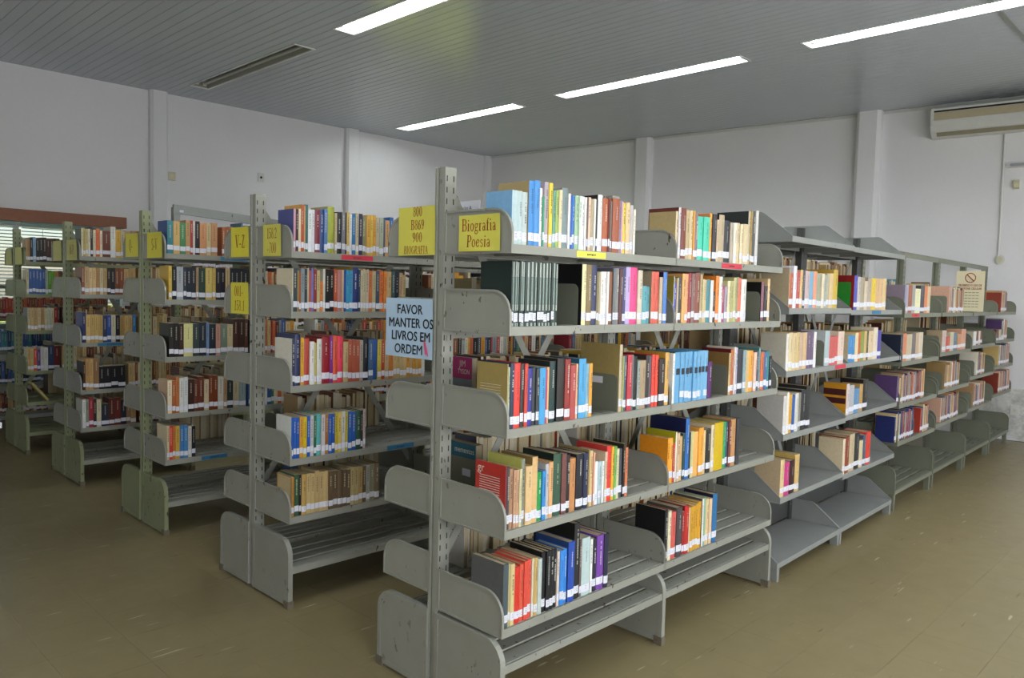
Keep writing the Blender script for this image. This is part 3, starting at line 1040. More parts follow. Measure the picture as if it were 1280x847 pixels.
# ------------------------------------------------------------------ books
BOOKS = """
A1L1 *-139,262,183,b9d3e0,7fb0d8 *130,253,181,bcd0d4 *389,215,182,bccfd0 *611,256,181,c0ccca *873,275,224,3f8fd8,a89468 *1154,297,225,4a94d8 *1457,140,203,f0e6dc 1603,96,178,3a9c78 *1705,226,226,b5a8b0 *1937,192,228,f2d23c *2135,160,202,6fa898 *2301,155,204,a6c060 *2462,176,209,ecd8b0 *2644,340,220,7f9092 2990,126,200,f0ece8 3122,113,197,2a5fb8 *3241,167,196,3a78c8 *3414,210,198,a8c8a0 3630,134,199,d8e4d8 *3770,159,198,f2f0f0 3935,123,199,f0eee8 4064,93,198,705a58 4163,138,200,e8c8b0 *4307,183,196,b8a484 4496,121,197,f0eee4 4623,103,194,303030 *4732,295,216,f6f4f0,1e1a18 *5033,344,204,b8603a 5383,120,209,6a2418 5509,114,199,7a7068 *5629,458,212,a85838 6092,139,203,8c88a0 6238,105,202,e8a8b8 *6348,191,200,e0d040 *6545,271,204,ecc898 *6822,217,197,c4bcbc 7045,149,180,f0e8d8
A2L1 *10136,222,204,d8c4a0,b6a070 *10365,210,219,d8d0d0,6a3028 *10581,394,219,7c3a2e *10981,298,215,c4ac80 *11285,276,215,dcc498 11567,130,215,e0a030 *11703,268,204,8a7078 *11976,479,196,4ccfb0 *12461,518,198,4ccfb0 *12985,213,219,e8a030,d08050 *13204,385,215,2e2a30 13595,176,194,d8bc9c *13776,499,218,c0ac8c,1c1c20 *14282,540,197,20242c *14828,306,192,b8aa98 *15139,303,193,efe6d4 *15448,367,194,dcc8a0 *15821,292,192,e4d2ac *16119,491,193,dcc8a0 *16616,222,261,c4b498,2c3234 *16844,199,265,a88a40 *17049,253,265,4a4a4c *17308,289,267,d8d4d0
A1L2 *130,117,225,22342e,1a2a26 *253,129,224,22342e *388,120,224,22342e *514,136,225,22342e *656,153,225,22342e *815,217,225,22342e *1038,225,226,22342e *1269,171,226,22342e *1446,180,226,22342e *1632,184,226,22342e *1823,196,226,22342e *2025,132,226,22342e *2163,169,226,22342e *2338,179,226,22342e *3906,264,230,f0e6b0,0c0c0c *4176,305,229,8a7448 *4487,313,230,2e3560 4807,129,202,8c8058 4942,115,203,b8a890 *5062,175,204,e8e2da *5243,210,206,f4f0ee 5459,118,205,eeeae6 *5582,254,206,8a5434 *5842,173,221,707478 *6022,205,222,8a8684 *6233,232,222,5a2a2c *6471,209,223,3c4678 *6686,314,229,c8b0e0 *7006,479,229,f0468c *7492,325,220,d8ccb8 *7823,291,155,5ea8b4 *8120,288,155,5098a4 *8498,279,217,e0624c,a89a80 *8783,283,218,dc5a48 *9072,236,198,c8b496 *9314,304,218,4a7cc8,181c40
A2L2 10017,168,203,f2f2ee,a09040 *10191,236,173,4a54b8 10433,116,197,d8c09c *10555,270,201,3a3e48 *10831,262,216,e8b068 *11099,263,217,e8a878 *11368,250,220,9a2c34 *11625,277,221,8a6460 *11908,443,223,8c4a38 *12357,214,219,b8a878 12577,117,198,dcd0a0 12699,175,196,e0c090 *12880,351,199,3f8890 *13237,262,196,e8e4e0 13505,198,144,3a2a28 *13709,305,217,f08828 *14020,295,215,f0ece4 14321,192,170,b04870 *14519,307,170,a898a8 *14832,302,198,e8dcb0 15140,226,196,b8b478 *15371,278,215,c4c088 15655,212,216,a89870 *15873,337,212,e07058 *16215,539,207,e8e4e0 *18275,308,200,8a5868,0c0c0c *18589,361,180,2a2020 *18955,279,219,e0c090
A1L3 *-107,174,226,c8a868,a08a50 *74,122,213,b0c0a8 *202,186,227,2c3650 *394,316,229,e8463c *716,181,224,3a3638 *903,172,225,d84a38 *1081,242,207,3a3a98 *1329,175,204,34383c *1510,173,203,3c4044 *1689,326,203,4aa4dc 2021,93,198,c04870 *2120,130,206,e8b880 *2257,323,225,24403e,1c2828 *2670,417,234,302a28 *3093,315,231,9a3430 *3413,330,206,b8504c *3749,138,209,e8b890 *3894,425,229,52a8dc,2e6c8c *4325,199,208,88b4c8 *4530,198,207,f0a83c *6442,210,271,c8b898,a8945c 6658,105,225,a8a860 *6769,206,228,4c6478 *6981,318,229,c83c48 7305,110,226,707478 *7422,231,223,1e1c1c *7659,192,203,9aa4a0 *7857,410,204,b09878 *8273,257,222,38302e *8536,228,219,6a5c64 *8770,250,222,e8483a *9026,212,221,ec5038 *9244,458,204,30221e *9708,321,229,e0b060,c89838
A2L3 10332,165,221,f4f4f2 *10504,420,226,6aa8d4,2c607c *10930,350,224,6aa8d4 *11286,363,225,6aa8d4 *11655,345,225,6eacd8 *12006,354,225,6eacd8 *12366,309,226,74b0da *12682,326,226,74b0da *13014,316,226,78b2da *13337,372,171,5a2068 15234,200,204,c8b080,8c6c3a *15439,303,221,c06a3a,6a1c18 15748,160,230,e8d8c8 *15914,264,229,b8b4d0 *16185,475,218,2c2c34 *16665,320,214,8ca4ac *16991,299,209,d8b880 *17296,464,207,f0a83c *17766,302,198,f0c8b0 18074,208,202,5a4e68 18288,184,218,78a8a8,4c8484 *18478,372,198,d8703c *18857,324,197,48689c *19187,318,198,2e8488 19511,256,172,1c1c28
A1L4 *-63,212,227,8a3038,b83028 *155,142,221,4a4448 *303,174,212,b08868 *483,131,208,c89c7c *620,135,206,cca080 *761,133,206,d8d0a0 *900,177,239,8a9080,c4c468 *1083,332,212,e4c08c *1421,295,241,e0b880,8a7048 *1722,242,181,2e9c50 *1970,197,180,3c90d8 *2173,198,204,c0c0c4 *2378,225,207,e8b078 *2609,444,235,3c5c48,1a2c26 *3059,283,230,7a4c48 *3347,205,222,30282c *3559,348,206,c88c58 *3912,438,217,22232e *4357,273,215,2a3050 4636,97,223,a08858 *4739,213,221,e0c48c 4957,102,210,e0a890 *5065,220,171,f2f4f4 *5291,210,168,b8ccd0 5507,144,169,e8ecec *5656,160,202,d8c0a4 *5822,288,224,e8443c,d03c38 *6116,175,218,f0b43c *6297,163,218,7cb85c 6466,161,205,e0d8b0 *6633,258,202,484c54 6897,154,222,2c2422 *7057,193,203,d87c54
A2L4 10156,183,204,f0a030,e89420 *10345,269,201,f0a840 10620,162,175,c84c44 10789,113,223,f0ecd8,b0ac18 *10907,206,219,d8b898 *11119,261,199,d8b078 11387,192,211,2a4c50 *11585,327,277,2a6cb8,101848 11918,128,212,1c2430 *12052,230,215,d0c890 *12288,463,209,f0b868 *12757,418,223,f0a83c *13180,257,205,e4c890 *13444,401,206,2c2824 *13851,298,224,e0d0b0 *14155,838,231,d8b414 *14999,259,225,3ca060 *15264,237,222,2c5c70 *15506,246,222,7a4038 *15759,494,229,c89460 *16258,322,232,3c3c40
A1L5 *-6,344,227,4c5a60,5c5c5c 344,88,224,c0b080 *438,217,220,d8c48c *662,270,206,d8382c *938,193,211,e05c44 *1137,199,215,e05040 *1342,202,218,e45848 1550,107,217,d8ccb0 *1663,207,216,c8a868 *1876,219,206,c0ccc8 *2101,229,229,1e1e22,101012 *2336,205,227,1e1e22 *2546,198,226,1e1e22 *2750,193,225,1e1e22 2949,140,211,e0ccc0 *3095,232,211,3c8ce0 *3333,225,211,3c88dc *3564,379,232,2c50b0,2a4880 *3948,321,295,2a2a2c,101010 4275,135,227,6a5c5c *4417,515,227,c0d4d4 4938,145,215,f0f0ee *5089,251,213,2c2c38 *5346,451,221,7c48a8 *5802,281,220,2a2a44
A2L5 *10211,225,230,24242a,16171a *10442,242,225,e8e0c0 *10690,429,211,d86058 *11125,448,226,4c4448,56524e 11579,203,199,9a2a2c *11788,375,222,c02c28,b01c20 12169,92,210,e8d8b0 *12267,230,209,d8a030 12503,221,211,dca430 12730,212,214,d8a030 *12947,340,218,dca02c 13294,169,229,e8e4e0,4a4c4c *13469,216,231,8cb898 *13691,272,221,e4c898 *13969,258,217,e8c8a0 *14233,433,233,2c70a8,141c40
B1L1 113,124,200,c898a8,4c5490 243,131,199,4a2830 380,131,199,e0d0b0 517,148,221,b85838,d8a048 671,79,220,d0a070 756,128,222,3c7068 890,206,202,e8e8ea 1102,141,204,e0dce0 *1249,270,204,802c38 *1525,231,207,3c5088 1762,192,210,5a80b8 *1960,389,226,a8b040,a8a070 2354,134,197,c0ac88 *2494,262,204,2c2c2c 2762,200,204,80808a 2968,74,203,3a2c2c 3048,165,206,d8b868 3218,134,202,e8e4e8 3359,204,204,3078b0 3569,184,206,c8b898 3759,221,205,302c50 3985,155,198,88845c 4146,91,200,a89060 4243,214,204,e0a838 4463,157,204,e0b848 4626,169,205,e0a030 4801,206,195,c0b098 5013,264,197,a8b098 5283,95,193,485880 5384,267,189,c89860 5658,242,205,2c68b0
B1L2 8,113,206,d8ccb0 127,206,204,3c4850 339,93,195,9c8858 438,98,188,a85c30 542,189,206,88949c 737,134,206,3c4448 876,89,207,c0b498 971,115,197,b85848 1092,124,208,7878b8 1222,169,206,8c3838 1396,171,201,c0b080 1574,156,148,d88040 1736,126,208,c8c4b8 1867,236,203,1e1c1c 2109,232,204,1e1c1c 2347,188,207,c05838 *2541,257,206,b87870 2804,117,206,c8b08c 2927,118,207,2c50a0 3051,165,207,4098c0 3222,213,208,4098c0 *3441,320,222,2c3878,c8a030 3767,135,210,3c4c68 3908,148,211,ccc0a0 4063,155,211,ccc0a0 4224,189,212,c8b8a0 4419,191,207,d87840 4616,225,208,c0b088 4847,227,209,485868 *5080,262,210,dc7030 5348,197,210,e08840 *5551,301,210,c8a878 5858,201,210,405c60 *6065,272,210,1c2838 6343,205,206,b89878 6555,210,192,c0a878
B1L3 *13,224,222,242c4c,e0dccc *244,294,244,28305c 543,184,230,d8a030 *734,300,224,b84838 *1040,257,207,e0dcd8 1302,102,203,c8c060 *1410,288,222,d8d4cc,983030 *1705,437,230,981c28 2148,181,233,903890 *2335,258,232,e85c38 *2598,315,233,f0405c *2920,288,201,c0a878 3213,227,211,b05840 3447,230,210,b05840 3682,232,209,b05840 3920,193,205,b0a8a0 *4119,316,221,20202a *4441,280,207,48688c *4727,282,210,2858a0 5015,243,206,c8b850 5264,204,205,b84028 5474,248,197,c0a880 *5728,293,193,c87830 6027,214,190,c8ac78 6246,211,190,c4a870 6463,212,189,c8ac78 6681,214,188,ccb080 6901,198,188,d89830 7105,199,187,c0a070 7311,201,187,d89830 7518,202,186,c8a060 7726,199,185,d89830 7931,218,185,e0dcd8
B1L4 -43,226,200,2858b0,d8d8d4 189,166,199,2c60b8 361,163,199,2c58b0 529,192,199,d89c30 727,193,199,d8b820 927,176,200,2858b0 1109,187,200,c8c4c8 1301,149,200,2c6c50 *1456,256,205,58acac 1718,224,198,d0c4c4 1948,173,198,a86c30 2127,179,199,2c60b8 2312,180,199,2858b0 2498,161,202,c8b028 2665,214,200,dcc060 2885,210,202,d0ccc8 3101,150,201,c8b838 3257,229,201,2c60b0 3492,231,199,2c5cac *3729,286,200,1e5038 4021,139,201,3c2830 4166,151,202,c0b0b0
B1L5 -169,238,189,4c3c34,c0ac84 75,186,191,b88440 267,244,200,3c5c40 517,132,200,2c2620 *655,266,199,c09c58 927,228,198,c8ac78 1161,230,195,c8ac78 1396,232,202,bfa270 1634,234,198,c4a874 *1874,291,195,c8ac78 2171,245,190,6c5840 2422,241,191,6a5640 *2669,300,187,6c5840 2974,246,186,6a5640 3227,216,185,6c5844 3449,225,190,c0ac78 3679,253,187,bca878 3938,248,187,b89c68 4193,204,188,6a5640 4403,226,190,a8a8a0 4635,282,191,8c8870 *4922,308,193,7a6850
S3L2 *-307,401,214,d8bc8c,b8a88c *100,551,186,b85c38,6a2c20 *657,440,227,e8e4ee *1103,457,201,b84a48 *1566,361,209,dcb878 1933,308,206,4a4c58 *2247,623,207,c8b0b0 *2876,524,207,78a8c8 *3406,530,209,e89878 3942,358,201,a8b8a0 4305,353,202,b0a488 *4664,381,201,e8d8b8 5050,341,192,a8b4a8 *5397,415,203,b8ac90 *5818,576,207,dcc090 *6400,718,228,d0b040,c8a040
S4L2 *9937,608,216,4c50b0,8a1c1c *10551,522,210,c8c0b8 11079,358,209,b4a894 11443,396,207,b0a080 *11845,556,184,d8c8b0 *12407,732,208,b8a898 *13145,872,209,e8c840 *14024,699,210,d8b080 *14729,713,210,dcb88c *15448,693,211,e4c48c
S5L2 20344,423,208,9898b8,9c8c9c 20773,458,209,b8b0c0 21238,906,208,a85c38 22150,774,210,a8a8a4 22929,1369,186,ece8b8 24305,1027,208,484858 25338,813,207,e88850 26157,807,209,e0c8a0
S3L3 *-127,584,203,e8e0d8,d0c8b8 *463,480,208,e0cca0 *949,490,206,d8c090 *1445,498,205,d4b880 *1949,433,205,c8a890 *2388,514,204,dcb888 *2908,447,206,6a5470 *3362,517,205,6c5474 *3885,388,204,e8e4e0 *5583,723,206,b0c0c4,c0c4c8 6312,436,173,d8605c 6755,423,172,d8605c 7183,470,171,d8605c *7659,993,198,e4c8b8
S4L3 *8997,522,169,3c8cc8,c8b898 *9525,536,168,3c8cc8 10067,547,166,3c8cc8 *10620,584,185,e4d0a0 11210,382,188,d86030 *11598,689,193,8c9840 12293,491,192,d8b878 12790,311,191,3c3c34 *13107,925,190,dcc49c *14038,869,211,e4d4bc *14914,728,194,4840a0
S5L3 20020,533,199,242c40 20559,898,205,d88860,c8b898 21463,1307,200,c8b898 22777,935,204,70686c 23717,819,206,c8a888 24542,1073,208,d8c8b0
S6L3 31141,1230,183,d0b8b0,c0a888 32522,1126,130,d04c3c 33654,1185,161,d0c8a8 34846,1222,158,687c90 36160,1226,137,d0905c 37393,1647,182,d89c80
S7L3 41925,1149,130,e0e0dc,c8c0a8 43080,788,130,6a3028 43966,728,130,dcc8b8 44700,739,130,6a3028 51539,1107,130,5c2820,5c2820 52923,2296,130,c8b8a0
S3L4 *-260,821,211,dcd4d0,c4c0bc *567,296,229,e8e0d0 *869,384,213,d8a030 *1259,391,205,2c60a8 *1656,485,215,d8d4cc 2147,310,212,8c8c80 *2463,707,226,26262a,26282a *3176,617,244,2c2c2e
S4L4 *9543,509,198,d8c8c4,d09020 *10058,871,188,b8b4b8 *10935,972,160,5c8cb8 *11913,638,180,c09858 *12557,857,207,241e1c,241e1c
S3L5 *-654,775,208,d8b888,c8b090 *127,517,207,e0c490 *649,657,185,c83c80 *1312,723,184,3c1c1c *2041,614,211,dcb878,d0b060
S4L5 *9357,486,223,e8d4b8,dccaa8 *9849,711,231,8c4028 *10566,924,242,c8b490 *11495,901,236,28282a *12402,708,178,d8c8a0 *13117,581,208,505870 *13704,893,221,e04030
C1L1 147,368,198,3c8088,2c4c90 521,392,195,d0a868 919,339,192,4c8858 1264,284,207,b89060 1554,152,208,a83838 1712,141,207,d0c8c0 1859,278,206,24242c 2143,412,197,d09060 2561,296,200,c8b080 2863,400,202,c08c60 3558,233,183,a86038 3797,244,185,9c5830 4047,236,187,a86038
C1L2 230,200,203,d0b050,d0a840 436,267,198,24242c 709,407,200,a8acb0 1123,191,200,3a3c50 1320,286,199,24303c 1612,288,200,2c2c38 1906,172,201,a88868 2084,413,199,2c4438 2503,418,201,d0b868 2927,239,202,c8a858 3172,302,201,24202c 3480,305,202,241c28 3791,308,201,c0a878 4105,298,202,1e2430 4409,301,202,1e2430 4716,303,202,242028 5025,270,203,1e2430
C1L3 246,287,205,2c2826 538,292,204,242224 836,300,203,3a2420 1143,568,202,d8d090 1717,410,199,3c4848 2133,415,208,28303c 2554,188,208,7890b8 2748,423,198,28303c 3177,304,197,c89080 3487,432,197,788878 3926,374,196,c8b890 4306,391,230,4a2820 4702,383,227,3c2420 5091,245,227,5a3828
C1L4 146,278,204,e0d0b0,c8a888 429,210,203,b06030 646,227,224,b87040 878,258,215,d8d8d0 1142,260,216,d0d4d4 1409,363,203,3a2018 1778,242,202,6a3828 2026,386,215,6a3020 2418,310,197,c8b898 2734,281,219,7a3818 3021,284,217,7a3818 3311,384,207,c8c4b8 3702,224,189,a88060 3931,391,183,283838 4329,396,177,b8a888 4730,472,174,8ca0a0
C1L5 110,152,211,d0b898,d8c8a8 268,180,209,d04030 454,166,207,c87038 626,273,205,c8a040 905,229,207,3c78b8 1140,261,204,4480b8 1407,225,197,d0c8c0 1638,230,194,202428
D1L1 114,132,207,d0c8a0,5a5c68 252,148,208,b8a060 406,181,203,c0b080 594,150,204,d8d0b8 750,170,219,3a2c30 926,190,199,d8c8a8 1122,277,208,d06838 1405,179,196,d8c8b0 1590,556,199,6a3828 2152,373,231,d8d4cc 2531,348,212,d0a030 2885,296,207,b8a888 3188,410,210,a89070 3604,403,213,987860
D1L2 116,203,204,8c5848,7a4038 325,292,205,c0a078 623,229,199,d8b888 858,257,200,d0b080 1121,258,201,b08858 1385,233,199,c8b898 1624,262,200,b89868 1892,250,200,3a3028 2147,306,201,28242c 2459,294,202,7a4830 2760,338,202,844a30 3104,341,203,b89868 3450,516,205,a88858
D1L3 139,243,230,2c3460,4c5490 388,306,208,c8a868 700,283,208,b89860 989,285,208,c0a060 1280,287,208,b89860 1573,289,205,3a4060 1868,291,205,3050a0 2165,321,208,c8c0a0 2492,296,207,282430 2794,326,207,a88850 3126,300,204,c0a068 3432,275,207,b89860 3713,265,210,3878b0
D1L4 161,166,215,4a2820,2c2020 333,230,235,b89058 569,309,237,c09860 884,391,229,8c6848 1281,381,172,1a1a20 1668,468,173,1c1a20 2142,501,174,1a1a20 2649,524,174,1c1c22
D1L5 86,244,216,d8d8d4,b8b8b0 336,204,215,889080 546,310,227,9c2c38 862,219,217,3a2828 1088,327,208,c8c0a0 1421,534,168,282c3c 1961,405,208,5a2820 2372,435,212,6a2820 2813,412,193,282838 3230,303,168,8c7050 3539,408,162,a88858
E1L1 15,185,200,b08860 205,168,202,a88050 379,227,211,202838 612,228,216,88a8c8 846,258,214,202024 1110,260,216,28242c 1376,291,218,3a2828 1673,263,212,4a3830 1942,264,213,5a3830 2212,266,215,3a2420 2484,225,217,4a3028
E1L2 -18,272,212,c8b898,c0b098 260,256,217,3c5c98 522,257,218,3c5c98 785,259,219,3c5c98 1050,231,220,40609c 1287,261,220,3c5c98 1554,203,215,a8b0a0 1763,264,211,5c9830 2032,265,203,68a038 2304,285,204,b07838
E1L3 117,244,201,b8a880,90a0a0 367,257,201,c0a878 631,259,201,b89868 895,260,201,c8b088 1161,262,196,a88858 1429,233,196,d0c098 1668,265,201,b8c0b0 1939,266,201,c8b898 2211,268,201,8c2828 2484,165,201,5a2820
E1L4 105,186,209,b89858,d0c8a8 297,258,200,b8a070 561,259,199,c05030 826,261,190,5a4080 1093,263,206,c8c4c0 1362,324,208,d8d4d0 1692,478,224,283858 2176,439,219,6a1c20
"""
COLOURS = [('white', 'f0efec'), ('cream', 'e6d8b0'), ('tan', 'c8a878'), ('beige', 'd8c8a8'), ('brown', '8a5434'), ('dark brown', '4a2c20'), ('black', '1c1c1e'),
           ('charcoal', '3a3a3c'), ('grey', '8c8c8c'), ('pale grey', 'bcbcbc'), ('red', 'd03a34'), ('dark red', '8a2428'), ('pink', 'e85a90'), ('pale pink', 'e8b8b8'),
           ('orange', 'e08838'), ('salmon', 'e08868'), ('yellow', 'e8cc3c'), ('olive', '98945a'), ('lime green', 'a8bc48'), ('green', '3c9c58'), ('dark green', '22382e'),
           ('turquoise', '4cccb0'), ('teal', '3c8088'), ('pale green', 'a8c8a0'), ('pale blue', 'b8d0dc'), ('sky blue', '64a8d8'), ('blue', '2c60b8'), ('navy blue', '242c50'),
           ('purple', '6c4490'), ('mauve', '9c84a4'), ('lilac', 'c8b4e0'), ('rust', 'b05c38')]
CREF = [(n, [int(h[i:i + 2], 16) for i in (0, 2, 4)]) for n, h in COLOURS]


def colour_name(h):
    c = [int(h[i:i + 2], 16) for i in (0, 2, 4)]
    return min(CREF, key=lambda q: sum(w * (a - b) ** 2 for w, a, b in zip((2, 3, 2), c, q[1])))[0]


ORD = ['first', 'second', 'third', 'fourth', 'fifth', 'sixth', 'seventh', 'eighth', 'ninth', 'tenth', 'eleventh', 'twelfth', 'thirteenth', 'fourteenth', 'fifteenth',
       'sixteenth', 'seventeenth', 'eighteenth', 'nineteenth', 'twentieth'] + ['twenty-' + w for w in ('first', 'second', 'third', 'fourth', 'fifth', 'sixth', 'seventh', 'eighth', 'ninth')] + ['thirtieth'] + ['thirty-' + w for w in ('first', 'second', 'third', 'fourth', 'fifth', 'sixth', 'seventh', 'eighth', 'ninth')]
LEVEL = ['top', 'second', 'third', 'fourth', 'fifth']
PLACE = {'A1L1': 'on the Biografia Poesia shelf', 'A1L2': 'on the shelf below the Biografia sign'}
for i in range(5):
    PLACE.setdefault('A1L%d' % (i + 1), '%s shelf, nearest bookcase, front bay' % LEVEL[i])
    PLACE['A2L%d' % (i + 1)] = '%s shelf, nearest bookcase, second bay' % LEVEL[i]
    PLACE['B1L%d' % (i + 1)] = '%s shelf of the bookcase signed 158.2-700' % LEVEL[i]
    PLACE['S3L%d' % (i + 1)] = '%s shelf, sloping-plate bookcase, nearer bay' % LEVEL[i]
    PLACE['S4L%d' % (i + 1)] = '%s shelf, sloping-plate bookcase, farther bay' % LEVEL[i]

PAGE = hexc('cbb993')
PAGE2 = hexc('d8ccb0')


def lum(c):
    return 0.3 * c[0] + 0.59 * c[1] + 0.11 * c[2]


def spine_profile(t, n=5):
    b = min(0.0042, t * 0.17)
    return [(t * i / n, -b * (1 - (2 * i / n - 1) ** 2)) for i in range(n + 1)]


def title_mesh(t, h, rg, c):
    """small dashes standing for the illegible lettering down a spine"""
    mb = MB()
    w = min(t * 0.32, 0.0065)
    z = h - 0.02 - rg.random() * 0.02
    end = h * (0.42 + rg.random() * 0.2)
    b = min(0.0042, t * 0.17)
    while z > end:
        l = 0.003 + rg.random() * 0.004
        ww = w * (0.7 + rg.random() * 0.3)
        mb.box((t / 2 - ww / 2, -b - 0.0006, z - l), (t / 2 + ww / 2, -b + 0.0003, z), c)
        z -= l + 0.0018 + (0.008 if rg.random() < 0.14 else 0)
    return mb


def make_book(x, t, h, dep, spine, side, rg, lab_z):
    """book standing on (0,0,0): spine at y = 0 facing -y, depth along +y, thickness along +x"""
    root = empty('book')
    mb = MB()
    pr = spine_profile(t)
    ct = min(0.0018, t * 0.14)
    # spine face
    for p, q in zip(pr, pr[1:]):
        mb.poly([(p[0], p[1], 0), (q[0], q[1], 0), (q[0], q[1], h), (p[0], p[1], h)], spine)
    back = [(t, 0.002), (0, 0.002)]
    mb.poly([(p[0], p[1], h) for p in pr] + [(b[0], b[1], h) for b in back], spine)
    mb.poly(([(p[0], p[1], 0) for p in pr] + [(b[0], b[1], 0) for b in back])[::-1], spine)
    mb.box((0, 0.0, 0), (ct, dep, h), side)
    mb.box((t - ct, 0.0, 0), (t, dep, h), side)
    mb.obj('cover', M['cover'], root)
    e = 0.0022 if t > 0.012 else 0.0008
    MB().box((ct, 0.002, e), (t - ct, dep - 0.003, h - e)).obj('page_block', M['pages'], root)
    if lab_z is not None:
        lb = MB()
        hh = 0.027 + rg.random() * 0.004
        for p, q in zip(pr, pr[1:]):
            lb.poly([(p[0], p[1] - 0.0005, lab_z), (q[0], q[1] - 0.0005, lab_z), (q[0], q[1] - 0.0005, lab_z + hh), (p[0], p[1] - 0.0005, lab_z + hh)])
        lo = lb.obj('spine_label', M['sticker'], root)
        pm = MB()
        b = min(0.0042, t * 0.17)
        for k in range(3):
            zz = lab_z + hh - 0.006 - k * 0.006
            ww = min(0.009, t * 0.5) * (0.5 + rg.random() * 0.5)
            pm.box((t / 2 - ww / 2, -b - 0.0009, zz - 0.0011), (t / 2 + ww / 2, -b - 0.0004, zz))
        pm.obj('call_number', M['print_grey'], lo)
    if t > 0.007 and rg.random() < 0.75:
        k = (0.82, 0.8, 0.72) if lum(spine) < 0.25 else (0.06, 0.05, 0.06)
        f = 0.35 + 0.35 * rg.random()
        title_mesh(t, h, rg, tuple(a + (b - a) * f for a, b in zip(spine, k))).obj('spine_title', M['cover'], root)
    return root


rest = MB()                       # the remaining books, too many and too small to pick apart


def rest_book(T, x, t, h, dep, spine, side, rg, lab=True, flip=False):
    """T maps local (along, depth from spine, z) to world. spine at depth 0"""
    def P(a, d, z):
        return T(a, d, z)
    x1 = x + t
    pg = PAGE if rg.random() < 0.6 else PAGE2
    F = [([(x, 0, 0), (x1, 0, 0), (x1, 0, h), (x, 0, h)], spine), ([(x, 0, 0), (x, 0, h), (x, dep, h), (x, dep, 0)], side),
         ([(x1, 0, 0), (x1, dep, 0), (x1, dep, h), (x1, 0, h)], side), ([(x, dep, 0), (x, dep, h), (x1, dep, h), (x1, dep, 0)], pg),
         ([(x, 0, h), (x1, 0, h), (x1, dep, h), (x, dep, h)], pg), ([(x, 0, 0), (x, dep, 0), (x1, dep, 0), (x1, 0, 0)], side)]
    for pts, c in F:
        rest.poly([P(*p) for p in pts], c)
    if lab:
        z0 = 0.012 + rg.random() * 0.012
        rest.poly([P(x, -0.0006, z0), P(x1, -0.0006, z0), P(x1, -0.0006, z0 + 0.028), P(x, -0.0006, z0 + 0.028)], hexc('e0e0ea'))
        if t > 0.012:
            c = tuple(a + (b - a) * 0.5 for a, b in zip(spine, hexc('e0d8c0') if lum(spine) < 0.25 else hexc('40302c')))
            z1 = h * (0.85 + rg.random() * 0.08)
            z2 = h * (0.45 + rg.random() * 0.2)
            w = min(t * 0.3, 0.006)
            while z1 > z2:
                l = 0.006 + rg.random() * 0.008
                rest.poly([P(x + t / 2 - w / 2, -0.0006, z1 - l), P(x + t / 2 + w / 2, -0.0006, z1 - l), P(x + t / 2 + w / 2, -0.0006, z1), P(x + t / 2 - w / 2, -0.0006, z1)], c)
                z1 -= l + 0.003


def T_right(yc, zs, d=DR - 0.012):
    return lambda a, dd, z: (a, yc - d + dd, zs + z)


def T_left(yc, zs, d=0.30):
    return lambda a, dd, z: (a, yc + d - dd, zs + z)


def T_s(zs, side=-1):
    c, s = math.cos(SANG), math.sin(SANG)
    ox, oy = (SX0, SY0) if side < 0 else (SX0 - s * (SD + 0.29), SY0 + c * (SD + 0.29))

    def f(a, dd, z):
        q = (0.012 + dd) if side < 0 else -dd
        return (ox + c * a - s * q, oy + s * a + c * q, zs + z)
    return f


def book_depth(h, rg):
    return min(0.235, max(0.11, h * (0.66 + rg.random() * 0.08)))


GAIN = {'A': 1.0, 'B': 1.0, 'S': 1.0, 'C': 1.05, 'D': 1.1, 'E': 1.1}  # colour gain by row; rear rows' book colours have their shade in them
YROW = {'A': 0.0, 'B': YB, 'C': YC, 'D': YD, 'E': YE}
LVROW = {'A': A_LV, 'B': B_LV, 'C': C_LV, 'D': D_LV, 'E': E_LV}
rg = random.Random(11)
special = {}
occ = {}
for line in BOOKS.strip().split('\n'):
    key, *ents = line.split(' ')
    r, b, l = key[0], int(key[1]), int(key[3]) - 1
    zs = (S_LV[b][l] if r == 'S' else LVROW[r][l]) + 0.0312
    if r == 'S':
        lo, hi = SB[b - 3] + 0.012, SB[b - 2] - 0.012
        if b == 7 and l == 2:
            hi = 5.6
    else:
        xs_ = XA if r == 'A' else [0.0, 1.01, 2.02]
        lo, hi = xs_[b - 1] + 0.0075, xs_[b] - 0.0075
    k = GAIN[r]
    prev = lo
    for i, e in enumerate(ents):
        ind = e.startswith('*')
        q = e.lstrip('*').split(',')
        x, t, h = float(q[0]) / 1e4, float(q[1]) / 1e4, float(q[2]) / 1e3
        x1 = min(x + t, hi)
        x = max(x, prev + 0.0002)
        t = x1 - x
        if t < 0.003:
            t = 0.0035
        prev = x + t
        if t > 0.006:
            t -= 0.0011
        h += (rg.random() - 0.5) * 0.004
        occ.setdefault(key, []).append((x, x + t))
        spine = hexc(q[3], k)
        side = hexc(q[4], k) if len(q) > 4 else spine
        dep = book_depth(h, rg)
        if ind:
            bk = make_book(x, t, h, dep, spine, side, rg, (0.012 + rg.random() * 0.013) if rg.random() < 0.95 else None)
            if r == 'S':
                f = T_s(zs)
                bk.location = f(x, 0, 0)
                bk.rotation_euler = (0, 0, SANG)
            else:
                bk.location = (x, YROW[r] - DR + 0.010 + rg.random() * 0.007, zs)
            cn = colour_name(q[3])
            sz = 'thin ' if t < 0.016 else ('thick ' if t > 0.038 else '')
            tl = 'tall ' if h > 0.232 else ('short ' if h < 0.178 else '')
            tag(bk, '%s%s%s book, %s from left, %s' % (sz, tl, cn, ORD[i], PLACE[key]), 'book', 'books with white call-number labels')
            special[(key, i)] = (bk, t, h, dep)
        else:
            f = T_s(zs) if r == 'S' else T_right(YROW[r], zs)
            rest_book(f, x, t, h, dep, spine, side, rg)
